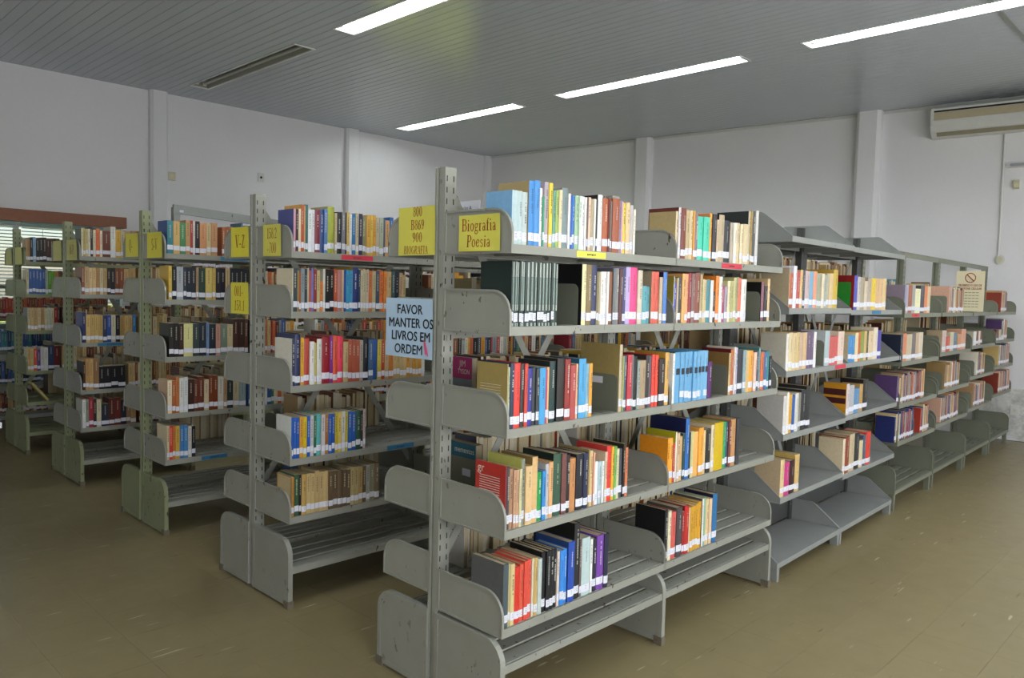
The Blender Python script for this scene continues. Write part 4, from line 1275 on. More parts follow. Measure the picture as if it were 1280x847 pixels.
PALETTE = ['c8ac78', 'd8c8a8', 'e0d8c8', '8a5434', '6a3020', '3c5c98', '28303c', '1e1e22', 'b84838', '9c2c38', 'd89830', 'e0b838', '3c8068', '48688c', 'b0b8b0', 'e8e4dc',
           'c07848', '7c6a50', 'd8b888', '5a2820', '88949c', '404858', 'a89868', 'cc6840']
TANS = ['c8ac78', 'b89860', 'd8c8a8', 'a88858', '8a5434', '6a3020', '5a2820', 'd0b888', '7a4830', 'bfa270', 'c8b898', '4a3028']


def fill(f, x0, x1, rg, pal=PALETTE, h0=0.185, h1=0.225, k=0.95, lab=True):
    x = x0
    while x < x1:
        t = 0.011 + rg.random() * 0.024
        if x + t > x1:
            break
        h = h0 + rg.random() * (h1 - h0)
        c = hexc(rg.choice(pal), k)
        rest_book(f, x, t, h, book_depth(h, rg), c, c, rg, lab)
        x += t + 0.0012


rg = random.Random(5)
# far side of the near bookcase: fore-edges show through the gaps
for bi in (0, 1):
    for li, (fa, fb) in enumerate(((0.02, 0.0), (0.3, 0.9), (0.36, 0.95), (0.36, 0.9), (0.30, 0.9))):
        if fb > fa:
            a = XA[bi] + (fa if bi == 0 else 0.02)
            fill(T_left(0.0, A_LEFT[li] + 0.0312), a, XA[bi] + fb, rg, lab=False, k=1.0, h1=0.215)
# second bookcase: further bays seen through the near one, and its far side
for bi in range(1, 7):
    for li in range(5):
        fill(T_right(YB, B_LV[li] + 0.0312), XB_[bi] + 0.01, XB_[bi] + 0.6 + rg.random() * 0.38, rg, PALETTE if li < 3 and bi < 3 else TANS)
for li in range(1, 5):
    fill(T_left(YB, B_LV[li] + 0.0312), 0.34, 0.92, rg, TANS if li in (2, 3) else PALETTE, lab=False)
fill(T_right(YB, B_LV[0] + 0.0312), 0.70, 0.98, rg)
for y, lvv, xs_ in ((YC, C_LV, [0.0, 1.01, 2.02, 3.03, 4.04]), (YD, D_LV, [0.0, 0.84]), (YE, E_LV, [0.0, 1.01, 2.02, 3.03, 4.04, 5.05])):
    for bi in range(len(xs_) - 1):
        for li in range(5):
            st = {(YC, 0): [0.46, 0.55, 0.55, 0.54, 0.9], (YD, 0): [0.42, 0.42, 0.42, 0.34, 0.42], (YE, 0): [0.29, 0.28, 0.28, 0.28, 0.5]}.get((y, bi), [0.02] * 5)[li]
            if not (y == YC and bi == 0 and li == 4) and not (y == YE and li == 4):
                fill(T_right(y, lvv[li] + 0.0312), xs_[bi] + st, xs_[bi + 1] - 0.06 - rg.random() * 0.1, rg, TANS if y != YC else PALETTE, k=1.0)
            if bi == 0:
                if li > 0 and (li != 1 or y != YD):
                    fill(T_left(y, lvv[li] + 0.0312), xs_[0] + 0.3, xs_[1] - 0.1 - rg.random() * 0.3, rg, TANS, lab=False)
# slatted bays of the far part of the front row
SPAL = ['c8b088', 'd8c8a8', '8c3828', 'e0b098', 'd8b878', '6a3028', '3c5078', 'e8e0d0', 'b89068', '5a4070', 'c07048', '788898', 'a88858']
for bi, li, a, b in ((5, 3, 0.02, 0.72), (6, 3, 0.25, 0.75), (7, 3, 0.3, 0.66), (8, 3, 0.25, 0.8), (5, 4, 0.02, 0.5), (5, 4, 0.66, 0.92), (6, 4, 0.18, 0.78), (7, 4, 0.25, 0.72), (8, 4, 0.3, 0.9),
                     (6, 1, 0.25, 0.74), (7, 1, 0.02, 0.2), (8, 1, 0.2, 0.5), (8, 2, 0.3, 0.6)):
    pal = ['24306c', '2c3460', 'b84030', 'd8c090', 'd0b880', 'c8b488'] if (bi, li) == (5, 4) else SPAL
    fill(T_s(S_LV[bi][li] + 0.0312), SB[bi - 3] + a, SB[bi - 3] + b, rg, pal, 0.19, 0.225, 1.0)
for bi in (5, 6, 7, 8):
    for li in (2, 3, 4):
        fill(T_s(S_LV[bi][li] + 0.0612, 1), SB[bi - 3] + 0.08, SB[bi - 3] + 0.6 + rg.random() * 0.3, rg, TANS, lab=False)  # rear-side books, added to block light coming through the shelf gaps
for bi, a, b in ((5, 0.3, 0.8), (6, 0.1, 0.6), (7, 0.1, 0.5)):
    fill(T_s(S_LV[bi][1] + 0.0612, 1), SB[bi - 3] + a, SB[bi - 3] + b, rg, ['d8c8a8', '8c84b0', '5c9ca8', 'c8b888', '5a2820'], 0.2, 0.25, 1.1, lab=False)
for bi in (3, 4):
    for li in (1, 2, 3, 4):
        fill(T_s(S_LV[bi][li] + 0.0312, 1), SB[bi - 3] + 0.05, SB[bi - 3] + 0.8, rg, TANS, lab=False)  # these rear books too are added to block light behind the bays
# low bookcase at the left edge
for z, pal in ((1.12, ['b84838', '9c2c38', '8a5434', 'c07848']), (0.78, ['3c5c98', '28406c', '3c8088']), (0.45, ['3c5c98', '28303c', '48688c']), (0.15, TANS)):
    for a, b in ((-0.98, -0.05), (0.02, 1.1)):
        fill(lambda p, d, zz, z=z: (p, 7.22 - 0.265 + d, z + 0.0312 + zz), a, b, rg, pal, k=1.0)
o = rest.obj('books', M['cover'])
tag(o, 'many more small library books packed on the farther shelves', 'books', kind='stuff')
# one book left leaning on the second-lowest shelf of the farthest-left bookcase
bk = make_book(0, 0.02, 0.2, 0.14, hexc('c8b878'), hexc('c8b878'), rg, None)
bk.location = (0.02, YE - 0.35, E_LV[4] + 0.033)
bk.rotation_euler = (0, math.radians(-38), 0)
bk.location.x = 0.16
tag(bk, 'single yellowish book leaning alone on an empty shelf, farthest-left bookcase', 'book', 'books with white call-number labels')

# ------------------------------------------------------------------ lettering
# a small serif stroke alphabet: ('L', x0, y0, x1, y1, w) and ('A', cx, cy, rx, ry, a0, a1, thick, thin); cap height 1
TK, TN, SF = 0.135, 0.062, 0.055


def V(x, y0=0.0, y1=1.0, w=TK):
    return ('L', x, y0, x, y1, w)


def Hh(x0, x1, y, w=SF):
    return ('L', x0, y, x1, y, w)


GL = {
    'B': (0.66, [V(.14), Hh(.0, .34, .02), Hh(.0, .36, .98), Hh(.14, .36, .53), ('A', .33, .755, .21, .225, -90, 90, TK, TN), ('A', .35, .275, .25, .255, -90, 90, TK, TN)]),
    'P': (0.6, [V(.14), Hh(.0, .28, .02), Hh(.0, .33, .98), Hh(.14, .33, .47), ('A', .32, .725, .22, .255, -90, 90, TK, TN)]),
    'I': (0.36, [V(.17), Hh(.03, .31, .02), Hh(.03, .31, .98)]),
    'O': (0.74, [('A', .37, .5, .30, .48, 0, 360, TK, TN)]),
    'Q': (0.74, [('A', .37, .5, .30, .48, 0, 360, TK, TN), ('L', .38, .06, .66, -.2, .07)]),
    'G': (0.74, [('A', .38, .5, .31, .48, 40, 360, TK, TN), V(.64, .08, .4, .1), Hh(.5, .74, .41)]),
    'R': (0.68, [V(.14), Hh(.0, .28, .02), Hh(.0, .33, .98), Hh(.14, .33, .5), ('A', .32, .74, .21, .24, -90, 90, TK, TN), ('L', .3, .5, .6, .02, .1), Hh(.5, .72, .02)]),
    'A': (0.7, [('L', .1, .02, .35, .98, .055), ('L', .6, .02, .36, .98, TK), Hh(.2, .5, .36), Hh(.0, .22, .02), Hh(.46, .74, .02)]),
    'F': (0.58, [V(.14), Hh(.0, .3, .02), Hh(.0, .54, .98), V(.54, .8, 1.0, .04), Hh(.14, .4, .5), V(.4, .4, .6, .04)]),
    'M': (0.86, [V(.12, w=.05), V(.74), ('L', .12, .98, .43, .04, .11), ('L', .74, .98, .43, .04, .05), Hh(.0, .24, .02), Hh(.62, .86, .02), Hh(.02, .18, .98), Hh(.7, .86, .98)]),
    'V': (0.7, [('L', .1, .98, .36, .02, TK), ('L', .62, .98, .36, .02, .05), Hh(-.02, .24, .98), Hh(.5, .74, .98)]),
    'Z': (0.62, [Hh(.06, .56, .97), Hh(.04, .58, .03), ('L', .52, .96, .08, .04, .12), V(.06, .8, .98, .04), V(.57, .02, .22, .04)]),
    'S': (0.54, [('A', .26, .745, .19, .235, 30, 270, .1, TN), ('A', .27, .265, .21, .245, -150, 90, .12, TN)]),
    '0': (0.52, [('A', .25, .5, .2, .48, 0, 360, TK, TN)]),
    '1': (0.46, [V(.24), Hh(.08, .4, .02), ('L', .08, .84, .24, .97, .05)]),
    '2': (0.52, [('A', .24, .73, .18, .24, -30, 170, TK, TN), ('L', .4, .62, .06, .06, .07), Hh(.05, .46, .05, .08)]),
    '5': (0.52, [Hh(.12, .44, .95, .08), ('L', .13, .95, .09, .56, .05), ('A', .22, .31, .2, .28, -140, 130, TK, TN)]),
    '6': (0.52, [('A', .25, .3, .2, .28, 0, 360, TK, TN), ('A', .46, .36, .4, .6, 100, 185, .09, .07)]),
    '7': (0.52, [Hh(.06, .46, .95, .08), ('L', .44, .94, .2, .0, .08)]),
    '8': (0.52, [('A', .25, .745, .16, .225, 0, 360, .085, .05), ('A', .25, .265, .2, .245, 0, 360, .09, .05)]),
    '9': (0.52, [('A', .25, .69, .2, .28, 0, 360, TK, TN), ('A', .04, .62, .4, .6, -80, 5, .09, .07)]),
    '.': (0.22, [('L', .1, .0, .1, .1, .11)]),
    '-': (0.36, [Hh(.04, .3, .3, .08)]),
    'i': (0.3, [V(.14, 0, .62), Hh(.02, .27, .02), Hh(.04, .14, .6), ('L', .14, .8, .14, .92, .12)]),
    'o': (0.5, [('A', .24, .31, .19, .3, 0, 360, .11, TN)]),
    'e': (0.46, [('A', .23, .31, .19, .3, 20, 330, .11, TN), Hh(.06, .4, .35)]),
    'a': (0.46, [('A', .19, .17, .13, .16, 0, 360, .09, TN), V(.34, .04, .45, .1), ('A', .2, .44, .15, .16, 0, 160, .07, TN), ('L', .34, .05, .44, .03, .06)]),
    'r': (0.38, [V(.14, 0, .6), Hh(.02, .28, .02), Hh(.03, .14, .58), ('A', .28, .44, .14, .15, 60, 170, .06, .06)]),
    's': (0.4, [('A', .19, .45, .13, .15, 30, 270, .07, TN), ('A', .2, .16, .14, .15, -150, 90, .08, TN)]),
    'f': (0.34, [V(.15, 0, .82), Hh(.03, .28, .02), Hh(.02, .3, .6), ('A', .29, .8, .14, .16, 60, 180, .06, .06)]),
    'g': (0.48, [('A', .21, .42, .15, .18, 0, 360, .08, TN), ('A', .23, -.1, .2, .14, 0, 360, .07, TN), ('L', .1, .26, .12, .06, .05), ('L', .12, .08, .36, .02, .07), Hh(.33, .46, .56, .07)]),
    ' ': (0.28, []),
}


def serif(text, height, condense=0.8):
    """flat mesh builder of a line of serif lettering in (u, v), with its width"""
    polys = []
    x = 0.0
    for ch in text:
        w, strokes = GL[ch]
        for s in strokes:
            if s[0] == 'L':
                _, x0, y0, x1, y1, t = s
                d = math.hypot(x1 - x0, y1 - y0) or 1
                nx_, ny_ = -(y1 - y0) / d * t / 2, (x1 - x0) / d * t / 2
                q = [(x0 + nx_, y0 + ny_), (x1 + nx_, y1 + ny_), (x1 - nx_, y1 - ny_), (x0 - nx_, y0 - ny_)]
                polys.append([(x + a, b) for a, b in q])
            else:
                _, cx, cy, rx, ry, a0, a1, tk, tn = s
                n = max(6, int(abs(a1 - a0) / 24))
                ring = []
                for i in range(n + 1):
                    a = math.radians(a0 + (a1 - a0) * i / n)
                    t = tn + (tk - tn) * abs(math.cos(a))
                    ox, oy = math.cos(a), math.sin(a)
                    ring.append(((cx + (rx + t / 2) * ox - 0.0, cy + (ry + min(t, tn) / 2) * oy), (cx + (rx - t / 2) * ox, cy + (ry - min(t, tn) / 2) * oy)))
                for p, q in zip(ring, ring[1:]):
                    polys.append([(x + p[0][0], p[0][1]), (x + q[0][0], q[0][1]), (x + q[1][0], q[1][1]), (x + p[1][0], p[1][1])])
        x += w + 0.09
    k = height
    return [[(a * k * condense, b * k) for a, b in q] for q in polys], x * k * condense


def sans(text, height, bold=0.0, sx=1.0):
    """polygons of the built-in sans font"""
    cu = bpy.data.curves.new('lettering', 'FONT')
    cu.body = text
    cu.resolution_u = 3
    ob = bpy.data.objects.new('lettering', cu)
    col.objects.link(ob)
    dg = bpy.context.evaluated_depsgraph_get()
    me = bpy.data.meshes.new_from_object(ob.evaluated_get(dg))
    polys = [[(me.vertices[i].co.x, me.vertices[i].co.y) for i in p.vertices] for p in me.polygons]
    bpy.data.objects.remove(ob)
    bpy.data.curves.remove(cu)
    bpy.data.meshes.remove(me)
    if not polys:
        return [], 0
    mx = max(a for q in polys for a, b in q)
    if bold:
        polys = [[(a + e, b + f) for a, b in q] for e, f in ((-bold, 0), (bold, 0), (0, bold * 0.6), (0, -bold * 0.6)) for q in polys]
    k = height / 0.72
    return [[(a * k * sx, b * k) for a, b in q] for q in polys], mx * k * sx


def sheet_sign(label, cat, x, ya, yb, z0, z1, mat, lines, group=None, name='paper_sign', curl=0.004, lettering='print_red', bg=None):
    """a paper sheet facing -x hung at x, from y = ya (left as seen) down to yb; lines = (font, text, height, centre u, baseline v, condense)"""
    root = empty(name, (x, (ya + yb) / 2, z0))
    tag(root, label, cat, group)
    w, h = ya - yb, z1 - z0
    n, m = 8, 6

    def bul(u, v):
        return -0.0015 - curl * (0.5 + 0.5 * math.sin(u * 5 + v * 3)) * (0.35 + 0.65 * abs(2 * v - 1) ** 2)
    P = lambda u, v, e=0.0: (bul(u, v) - e, w / 2 - u * w, v * h)
    mb = MB()
    for i in range(n):
        for j in range(m):
            a, b, c, d = (i / n, j / m), ((i + 1) / n, j / m), ((i + 1) / n, (j + 1) / m), (i / n, (j + 1) / m)
            mb.poly([P(*a), P(*b), P(*c), P(*d)])
            mb.poly([P(*d, e=-0.0006), P(*c, e=-0.0006), P(*b, e=-0.0006), P(*a, e=-0.0006)])
    mb.obj('sheet', mat, root)
    for ln in lines:
        font, text, hh, cu, bv, cond = ln[:6]
        mname = ln[6] if len(ln) > 6 else lettering
        polys, tw = (serif(text, hh, cond) if font == 'serif' else sans(text, hh, 0.024 if font == 'bold' else 0.0, cond))
        mb = MB()
        for qi, q in enumerate(polys):
            pts = []
            for a, b in q:
                u = cu + (a - tw / 2) / w
                v = bv + b / h
                pts.append(P(u, v, 0.0007 + qi * 1.5e-6))
            mb.poly(pts)
        mb.obj('lettering', M[mname], root)
    return root


PX = -0.0062
sheet_sign('yellow Biografia Poesia sign on the nearest bookcase end', 'sign', PX, -0.115, -0.325, 1.687, 1.815, M['yellow'],
           [('serif', 'Biografia', 0.043, 0.5, 0.56, 0.88), ('serif', 'Poesia', 0.042, 0.5, 0.12, 0.88)], 'yellow shelf signs')
sheet_sign('yellow sign reading 800 B869 900 BIOGRAFIA left of the near post', 'sign', PX, 0.24, 0.02, 1.678, 1.862, M['yellow'],
           [('serif', '800', 0.037, 0.53, 0.80, 0.86), ('serif', 'B869', 0.037, 0.53, 0.53, 0.86), ('serif', '900', 0.037, 0.53, 0.27, 0.86), ('serif', 'BIOGRAFIA', 0.030, 0.5, 0.03, 0.75)], 'yellow shelf signs')
sheet_sign('yellow 158.2 -700 sign on the second bookcase', 'sign', PX, 1.325, 1.155, 1.69, 1.842, M['yellow'],
           [('serif', '158.2', 0.05, 0.5, 0.56, 0.72), ('serif', '-700', 0.05, 0.5, 0.1, 0.76)], 'yellow shelf signs')
sheet_sign('yellow V-Z sign left of the second bookcase post', 'sign', PX, 1.665, 1.475, 1.69, 1.842, M['yellow_bright'],
           [('serif', 'V-Z', 0.066, 0.52, 0.3, 0.8)], 'yellow shelf signs')
sheet_sign('yellow 001-158.1 sign on the second shelf left of the second post', 'sign', PX, 1.665, 1.475, 1.40, 1.56, M['yellow_bright'],
           [('serif', '001-', 0.052, 0.45, 0.56, 0.8), ('serif', '158.1', 0.052, 0.5, 0.1, 0.78)], 'yellow shelf signs')
sheet_sign('yellow S-V sign on the bookcase with the olive post', 'sign', PX, 2.80, 2.57, 1.70, 1.855, M['yellow_bright'],
           [('serif', 'S-V', 0.07, 0.5, 0.3, 0.68)], 'yellow shelf signs')
sheet_sign('yellow Q- sign left of the olive post', 'sign', PX, 3.165, 2.95, 1.71, 1.86, M['yellow_bright'],
           [('serif', 'Q-', 0.07, 0.42, 0.28, 0.72)], 'yellow shelf signs')
sheet_sign('dull yellow M-P sign below the right end of the wooden pelmet', 'sign', PX, 4.40, 4.16, 1.70, 1.855, M['yellow_pale'],
           [('serif', 'M-P', 0.07, 0.5, 0.3, 0.7)], 'yellow shelf signs')
sheet_sign('narrow yellow sign left of the post before the pelmet bookcase', 'sign', PX, 4.74, 4.53, 1.70, 1.855, M['yellow_pale'], [], 'yellow shelf signs')
sheet_sign('small yellow sign on the farthest-left bookcase', 'sign', PX, 5.88, 5.66, 1.68, 1.83, M['yellow'], [], 'yellow shelf signs')
sheet_sign('pale yellow sign left of the farthest-left post', 'sign', PX, 6.2, 6.0, 1.68, 1.82, M['yellow_pale'], [], 'yellow shelf signs')
fav = sheet_sign('pale blue sign reading FAVOR MANTER OS LIVROS EM ORDEM', 'sign', -0.008, 0.312, 0.022, 1.283, 1.512, M['paper_blue'],
                 [('bold', 'FAVOR', 0.037, 0.52, 0.74, 0.98), ('bold', 'MANTER OS', 0.037, 0.54, 0.51, 0.98), ('bold', 'LIVROS EM', 0.037, 0.54, 0.29, 0.98), ('bold', 'ORDEM', 0.037, 0.50, 0.065, 0.98)],
                 curl=0.003, lettering='print_black')
mb = MB()
mb.prism([(-0.128, 0.012), (-0.108, 0.022), (-0.098, 0.075), (-0.112, 0.062)], 'x', -0.0075, -0.0065)
mb.obj('pink_heart_edge', M['pink'], fav)
# no-telephone notice in the far part of the front row
cel = sheet_sign('cream no mobile phone notice hung on the far slatted bookcase', 'sign', 6.15, -0.115, -0.35, 1.47, 1.84, M['paper_cream'],
                 [('bold', 'PROIBIDO O USO DE', 0.02, 0.5, 0.62, 0.72), ('bold', 'TELEFONE CELULAR', 0.02, 0.5, 0.54, 0.75)], curl=0.004)
mb = MB()
ring = [(0.045 * math.cos(a * math.pi / 12), 0.045 * math.sin(a * math.pi / 12)) for a in range(25)]
for p, q in zip(ring, ring[1:]):
    mb.poly([(-0.0075, p[0], 0.307 + p[1]), (-0.0075, q[0], 0.307 + q[1]), (-0.0075, q[0] * 0.85, 0.307 + q[1] * 0.85), (-0.0075, p[0] * 0.85, 0.307 + p[1] * 0.85)])
mb.poly([(-0.0075, 0.034, 0.335), (-0.0075, 0.028, 0.341), (-0.0075, -0.034, 0.279), (-0.0075, -0.028, 0.273)])
mb.obj('prohibition_ring', M['print_red'], cel)
mb = MB()
for k in range(6):
    zz = 0.17 - k * 0.026
    for j in range(5):
        mb.poly([(-0.0072, 0.07 - j * 0.03, zz), (-0.0072, 0.07 - j * 0.03 - 0.024, zz), (-0.0072, 0.07 - j * 0.03 - 0.024, zz + 0.004), (-0.0072, 0.07 - j * 0.03, zz + 0.004)])
mb.obj('small_print', M['print_dark'], cel)

# ------------------------------------------------------------------ books with a visible front cover
def cover_text(bk, items, dep, h, x=-0.0006):
    """lettering on the left cover (facing -x); u runs from the fore edge (far) to the spine (near)"""
    for text, hh, y, z, m, sx in items:
        polys, tw = sans(text, hh, 0.0, sx)
        mb = MB()
        for q in polys:
            mb.poly([(x, y - a, z + b) for a, b in q])
        mb.obj('lettering', M[m], bk)


def back_book(label, x, t, h, dep, y_fore, z, c, band, bandz, text, sticker=None):
    """a book of the far side: spine away, fore edge at y_fore; cover faces -x"""
    bk = empty('book', (x, y_fore, z))
    tag(bk, label, 'book', 'books with white call-number labels')
    mb = MB()
    mb.box((0, 0, 0), (0.002, dep, h), hexc(c)).box((t - 0.002, 0, 0), (t, dep, h), hexc(c)).box((0, dep, 0), (t, dep + 0.002, h), hexc(c))
    mb.obj('cover', M['cover'], bk)
    MB().box((0.002, 0.003, 0.002), (t - 0.002, dep, h - 0.002)).obj('page_block', M['pages'], bk)
    if band:
        MB().box((-0.0008, 0.001, bandz), (0, dep, h - 0.0005), hexc(band)).obj('cover_band', M['cover'], bk)
    cover_text(bk, text, dep, h, -0.0012)
    if sticker:
        MB().box((-0.0014, sticker[0], sticker[1]), (-0.0008, sticker[0] + 0.05, sticker[1] + 0.03)).obj('sticker', M['sticker'], bk)
    return bk


back_book('grey and pink book cover lettered JIM behind the gold book', 0.245, 0.03, 0.203, 0.16, 0.075, A_LEFT[2] + 0.0455, '8a929a', 'c82c78', 0.115,
          [('JIM', 0.026, 0.075, 0.165, 'print_light', 0.8), ('TYSON', 0.02, 0.085, 0.135, 'print_light', 0.8)], (0.06, 0.045))
back_book('olive book with teal band lettered mementos on fourth shelf', 0.272, 0.04, 0.195, 0.17, 0.07, A_LEFT[3] + 0.0325, '7c7c6c', '1c6478', 0.135,
          [('mementos', 0.024, 0.13, 0.155, 'print_light', 0.85)], (0.03, 0.06))
back_book('white book cover standing behind the fifth shelf brace, nearest bookcase', 0.21, 0.025, 0.17, 0.13, 0.062, A_LEFT[4] + 0.0325, 'dcd8d0', None, 0,
          [('TOL', 0.022, 0.075, 0.125, 'print_dark', 0.8)])


def on_cover(key, i, items):
    bk, t, h, dep = special[(key, i)]
    cover_text(bk, [(s, hh, dep * u, h * v, m, sx) for s, hh, u, v, m, sx in items], dep, h)


if ('A2L4', 0) in special:
    on_cover('A2L4', 0, [('PAULO', 0.018, 0.72, 0.80, 'print_red', 0.9), ('DE TARSO', 0.018, 0.78, 0.67, 'print_red', 0.9)])
if ('A1L4', 0) in special:
    bk, t, h, dep = special[('A1L4', 0)]
    cover_text(bk, [('gr', 0.03, dep * 0.93, h * 0.84, 'print_light', 1.0)], dep, h)
    mb = MB()
    for k in range(11):
        zz = h * 0.78 - k * 0.0085
        mb.poly([(-0.0006, dep * 0.86, zz), (-0.0006, dep * 0.18, zz), (-0.0006, dep * 0.18, zz + 0.002), (-0.0006, dep * 0.86, zz + 0.002)])
    mb.obj('cover_print', M['print_light'], bk)
if ('A1L3', 0) in special:
    bk, t, h, dep = special[('A1L3', 0)]
    mb = MB()
    for k in range(7):
        zz = h * 0.66 - k * 0.0095
        mb.poly([(-0.0006, dep * 0.88, zz), (-0.0006, dep * 0.2, zz), (-0.0006, dep * 0.2, zz + 0.0012), (-0.0006, dep * 0.88, zz + 0.0012)])
    mb.obj('cover_print', M['print_light'], bk)
if ('S4L4', 0) in special:
    bk, t, h, dep = special[('S4L4', 0)]
    for za, zb in ((0.62, 0.82), (0.36, 0.54)):
        MB().box((-0.0007, 0.004, h * za), (0, dep, h * zb), hexc('4a1c20')).obj('cover_band', M['cover'], bk)
if ('S4L2', 0) in special:
    bk, t, h, dep = special[('S4L2', 0)]
    MB().box((-0.0007, 0.02, h * 0.12), (0, dep - 0.015, h * 0.8), hexc('2c8c30')).obj('cover_panel', M['cover'], bk)
# pale stripes on the spines of the dark green set, dark ones on the blue set
for i in range(14):
    if ('A1L2', i) in special:
        bk, t, h, dep = special[('A1L2', i)]
        MB().box((t * 0.32, -0.005, h * 0.76), (t * 0.72, -0.0006, h * 0.99)).obj('spine_stripe', M['print_pale'], bk)
        MB().box((t * 0.32, -0.005, 0.001), (t * 0.72, -0.0006, 0.012)).obj('spine_stripe', M['print_pale'], bk)
        MB().box((t * 0.32, -0.005, 0.055), (t * 0.72, -0.0006, h * 0.34)).obj('spine_stripe', M['print_pale'], bk)
        MB().box((t * 0.32, -0.0049, h * 0.345), (t * 0.72, -0.0006, h * 0.755)).obj('spine_panel', M['print_green'], bk)
for i in range(1, 9):
    if ('A2L3', i) in special:
        bk, t, h, dep = special[('A2L3', i)]
        MB().box((t * 0.2, -0.005, h * 0.56), (t * 0.8, -0.0006, h * 0.68)).obj('spine_panel', M['print_dark'], bk)

# ------------------------------------------------------------------ bookends
def bookend(label, x, yfront, z, dep, h, mat=None, rz=0.0, before=False, base=True):
    root = empty('bookend', (x, yfront, z), rz)
    tag(root, label, 'bookend', 'steel bookends on the shelves')
    r = 0.025
    pts = [(0, 0), (dep, 0)] + arc(dep - r, h - r, r, r, 0, 90, 4) + arc(r, h - r, r, r, 90, 180, 4)
    MB().prism(pts, 'x', 0, 0.0018).obj('plate', mat or M['bookend'], root)
    if not base:
        pass
    elif before:
        MB().box((-0.07, 0.02, 0), (0.0, dep - 0.02, 0.0012)).obj('base', mat or M['bookend'], root)
    else:
        MB().box((0.0018, 0.02, 0), (0.07, dep - 0.02, 0.0012)).obj('base', mat or M['bookend'], root)
    return root


def after(key, x):
    """just right of the last book that ends near x"""
    c = [b for a, b in occ[key] if b < x + 0.035]
    return (max(c) + 0.0012) if c else x


def ahead(key, x):
    """just left of the first book that begins near x"""
    c = [a for a, b in occ[key] if a > x - 0.035]
    return (min(c) - 0.0032) if c else x


yf = -DR + 0.018
bookend('olive bookend closing the books on the Biografia Poesia shelf', after('A1L1', 0.728), yf, A_LV[0] + 0.0315, 0.12, 0.145)
bookend('dark bookend right of the green set below the Biografia sign', ahead('A1L2', 0.368), yf + 0.01, A_LV[1] + 0.0315, 0.15, 0.155, before=True)
bookend('bookend right of the orange book, third shelf, front bay', after('A1L3', 0.477), yf, A_LV[2] + 0.0315, 0.12, 0.15)
be = bookend('bookend with white sticker before the marbled book, third shelf', ahead('A1L3', 0.624), yf, A_LV[2] + 0.0315, 0.19, 0.15, before=True)
MB().box((-0.0008, 0.075, 0.11), (0, 0.13, 0.137)).obj('sticker', M['sticker'], be)
be = bookend('bookend with sticker beside the blue set, second bay, third shelf', ahead('A2L3', 1.497), yf, A_LV[2] + 0.0315, 0.16, 0.145, before=True)
MB().box((-0.0008, 0.095, 0.1), (0, 0.14, 0.125)).obj('sticker', M['sticker'], be)
bookend('dark bookend between white and mauve books, second bay, second shelf', ahead('A2L2', 1.785), yf, A_LV[1] + 0.0315, 0.15, 0.15, before=True)
bookend('bookend closing the fourth shelf books of the second bay', after('A2L4', 1.672), yf, A_LV[3] + 0.0315, 0.12, 0.15)
bookend('bookend closing the fifth shelf books of the front bay', after('A1L5', 0.616), yf, A_LV[4] + 0.0315, 0.12, 0.15)
bookend('bookend closing the blue and yellow books of the second bookcase', after('B1L4', 0.44), YB + yf, B_LV[3] + 0.0315, 0.12, 0.15)
bookend('bookend closing the spiral-bound volumes of the second bookcase', after('B1L5', 0.545), YB + yf, B_LV[4] + 0.0315, 0.12, 0.16)
bookend('bookend on the top shelf of the S-V bookcase', after('C1L1', 0.345), YC + yf, C_LV[0] + 0.0315, 0.12, 0.145, base=False)


def s_bookend(label, a, z, dep=0.13, h=0.14, mat=None, before=False):
    p = T_s(z)(a, 0.004, 0)
    return bookend(label, p[0], p[1], z, dep, h, mat, SANG, before)


s_bookend('bookend closing the second shelf, nearer sloping-plate bay', after('S3L2', 0.715), S_LV[3][1] + 0.0315)
be = s_bookend('dark bookend with sticker on third shelf, nearer sloping-plate bay', ahead('S3L3', 0.515), S_LV[3][2] + 0.0315, 0.16, 0.15, before=True)
MB().box((-0.0008, 0.09, 0.11), (0, 0.14, 0.135)).obj('sticker', M['sticker'], be)
s_bookend('bookend closing the fourth shelf, nearer sloping-plate bay', after('S3L4', 0.392), S_LV[3][3] + 0.0315)
for bi, li, a, w in ((5, 1, 0.82, 'second shelf, first slatted bay'), (6, 1, 0.2, 'second shelf, second slatted bay'), (6, 2, 0.028, 'third shelf, second slatted bay'),
                     (6, 3, 0.2, 'fourth shelf, second slatted bay'), (7, 3, 0.24, 'fourth shelf, third slatted bay'), (5, 4, 0.52, 'fifth shelf, first slatted bay'), (7, 4, 0.2, 'fifth shelf, third slatted bay')):
    s_bookend('olive bookend on the ' + w, SB[bi - 3] + a, S_LV[bi][li] + 0.0315, 0.16, 0.14, M['steel_olive'], before=(bi, li) not in ((5, 1), (5, 4), (6, 2)))

# ------------------------------------------------------------------ things on the walls
ac = on_right(empty('air_conditioner'))
tag(ac, 'cream wall air conditioner under the ceiling at the right edge', 'air conditioner')
p0, p1 = rlocal(-0.75), rlocal(0.78)
ac.location = (WB[0] + ux * p0, WB[1] + uy * p0, 3.47)
Lc = p1 - p0
prof = [(0.0, 0.0), (0.13, 0.0), (0.21, 0.06), (0.235, 0.12), (0.235, 0.315), (0.215, 0.33), (0.0, 0.33)]
MB().prism(prof[::-1], 'x', 0.03, Lc - 0.03).obj('body', M['plastic_white'], ac)
for x in (0, Lc - 0.03):
    pr = [(y + (0.006 if y > 0 else 0), z + (0.004 if z > 0.2 else 0)) for y, z in prof]
    MB().prism(pr[::-1], 'x', x, x + 0.03).obj('end_cap', M['plastic_white'], ac)
MB().box((0.03, 0.2, 0.272), (Lc - 0.03, 0.2358, 0.292)).obj('air_intake', M['plastic_dark'], ac)
MB().box((0.03, 0.2358, 0.18), (Lc - 0.03, 0.239, 0.268)).obj('front_grille', M['grille'], ac)
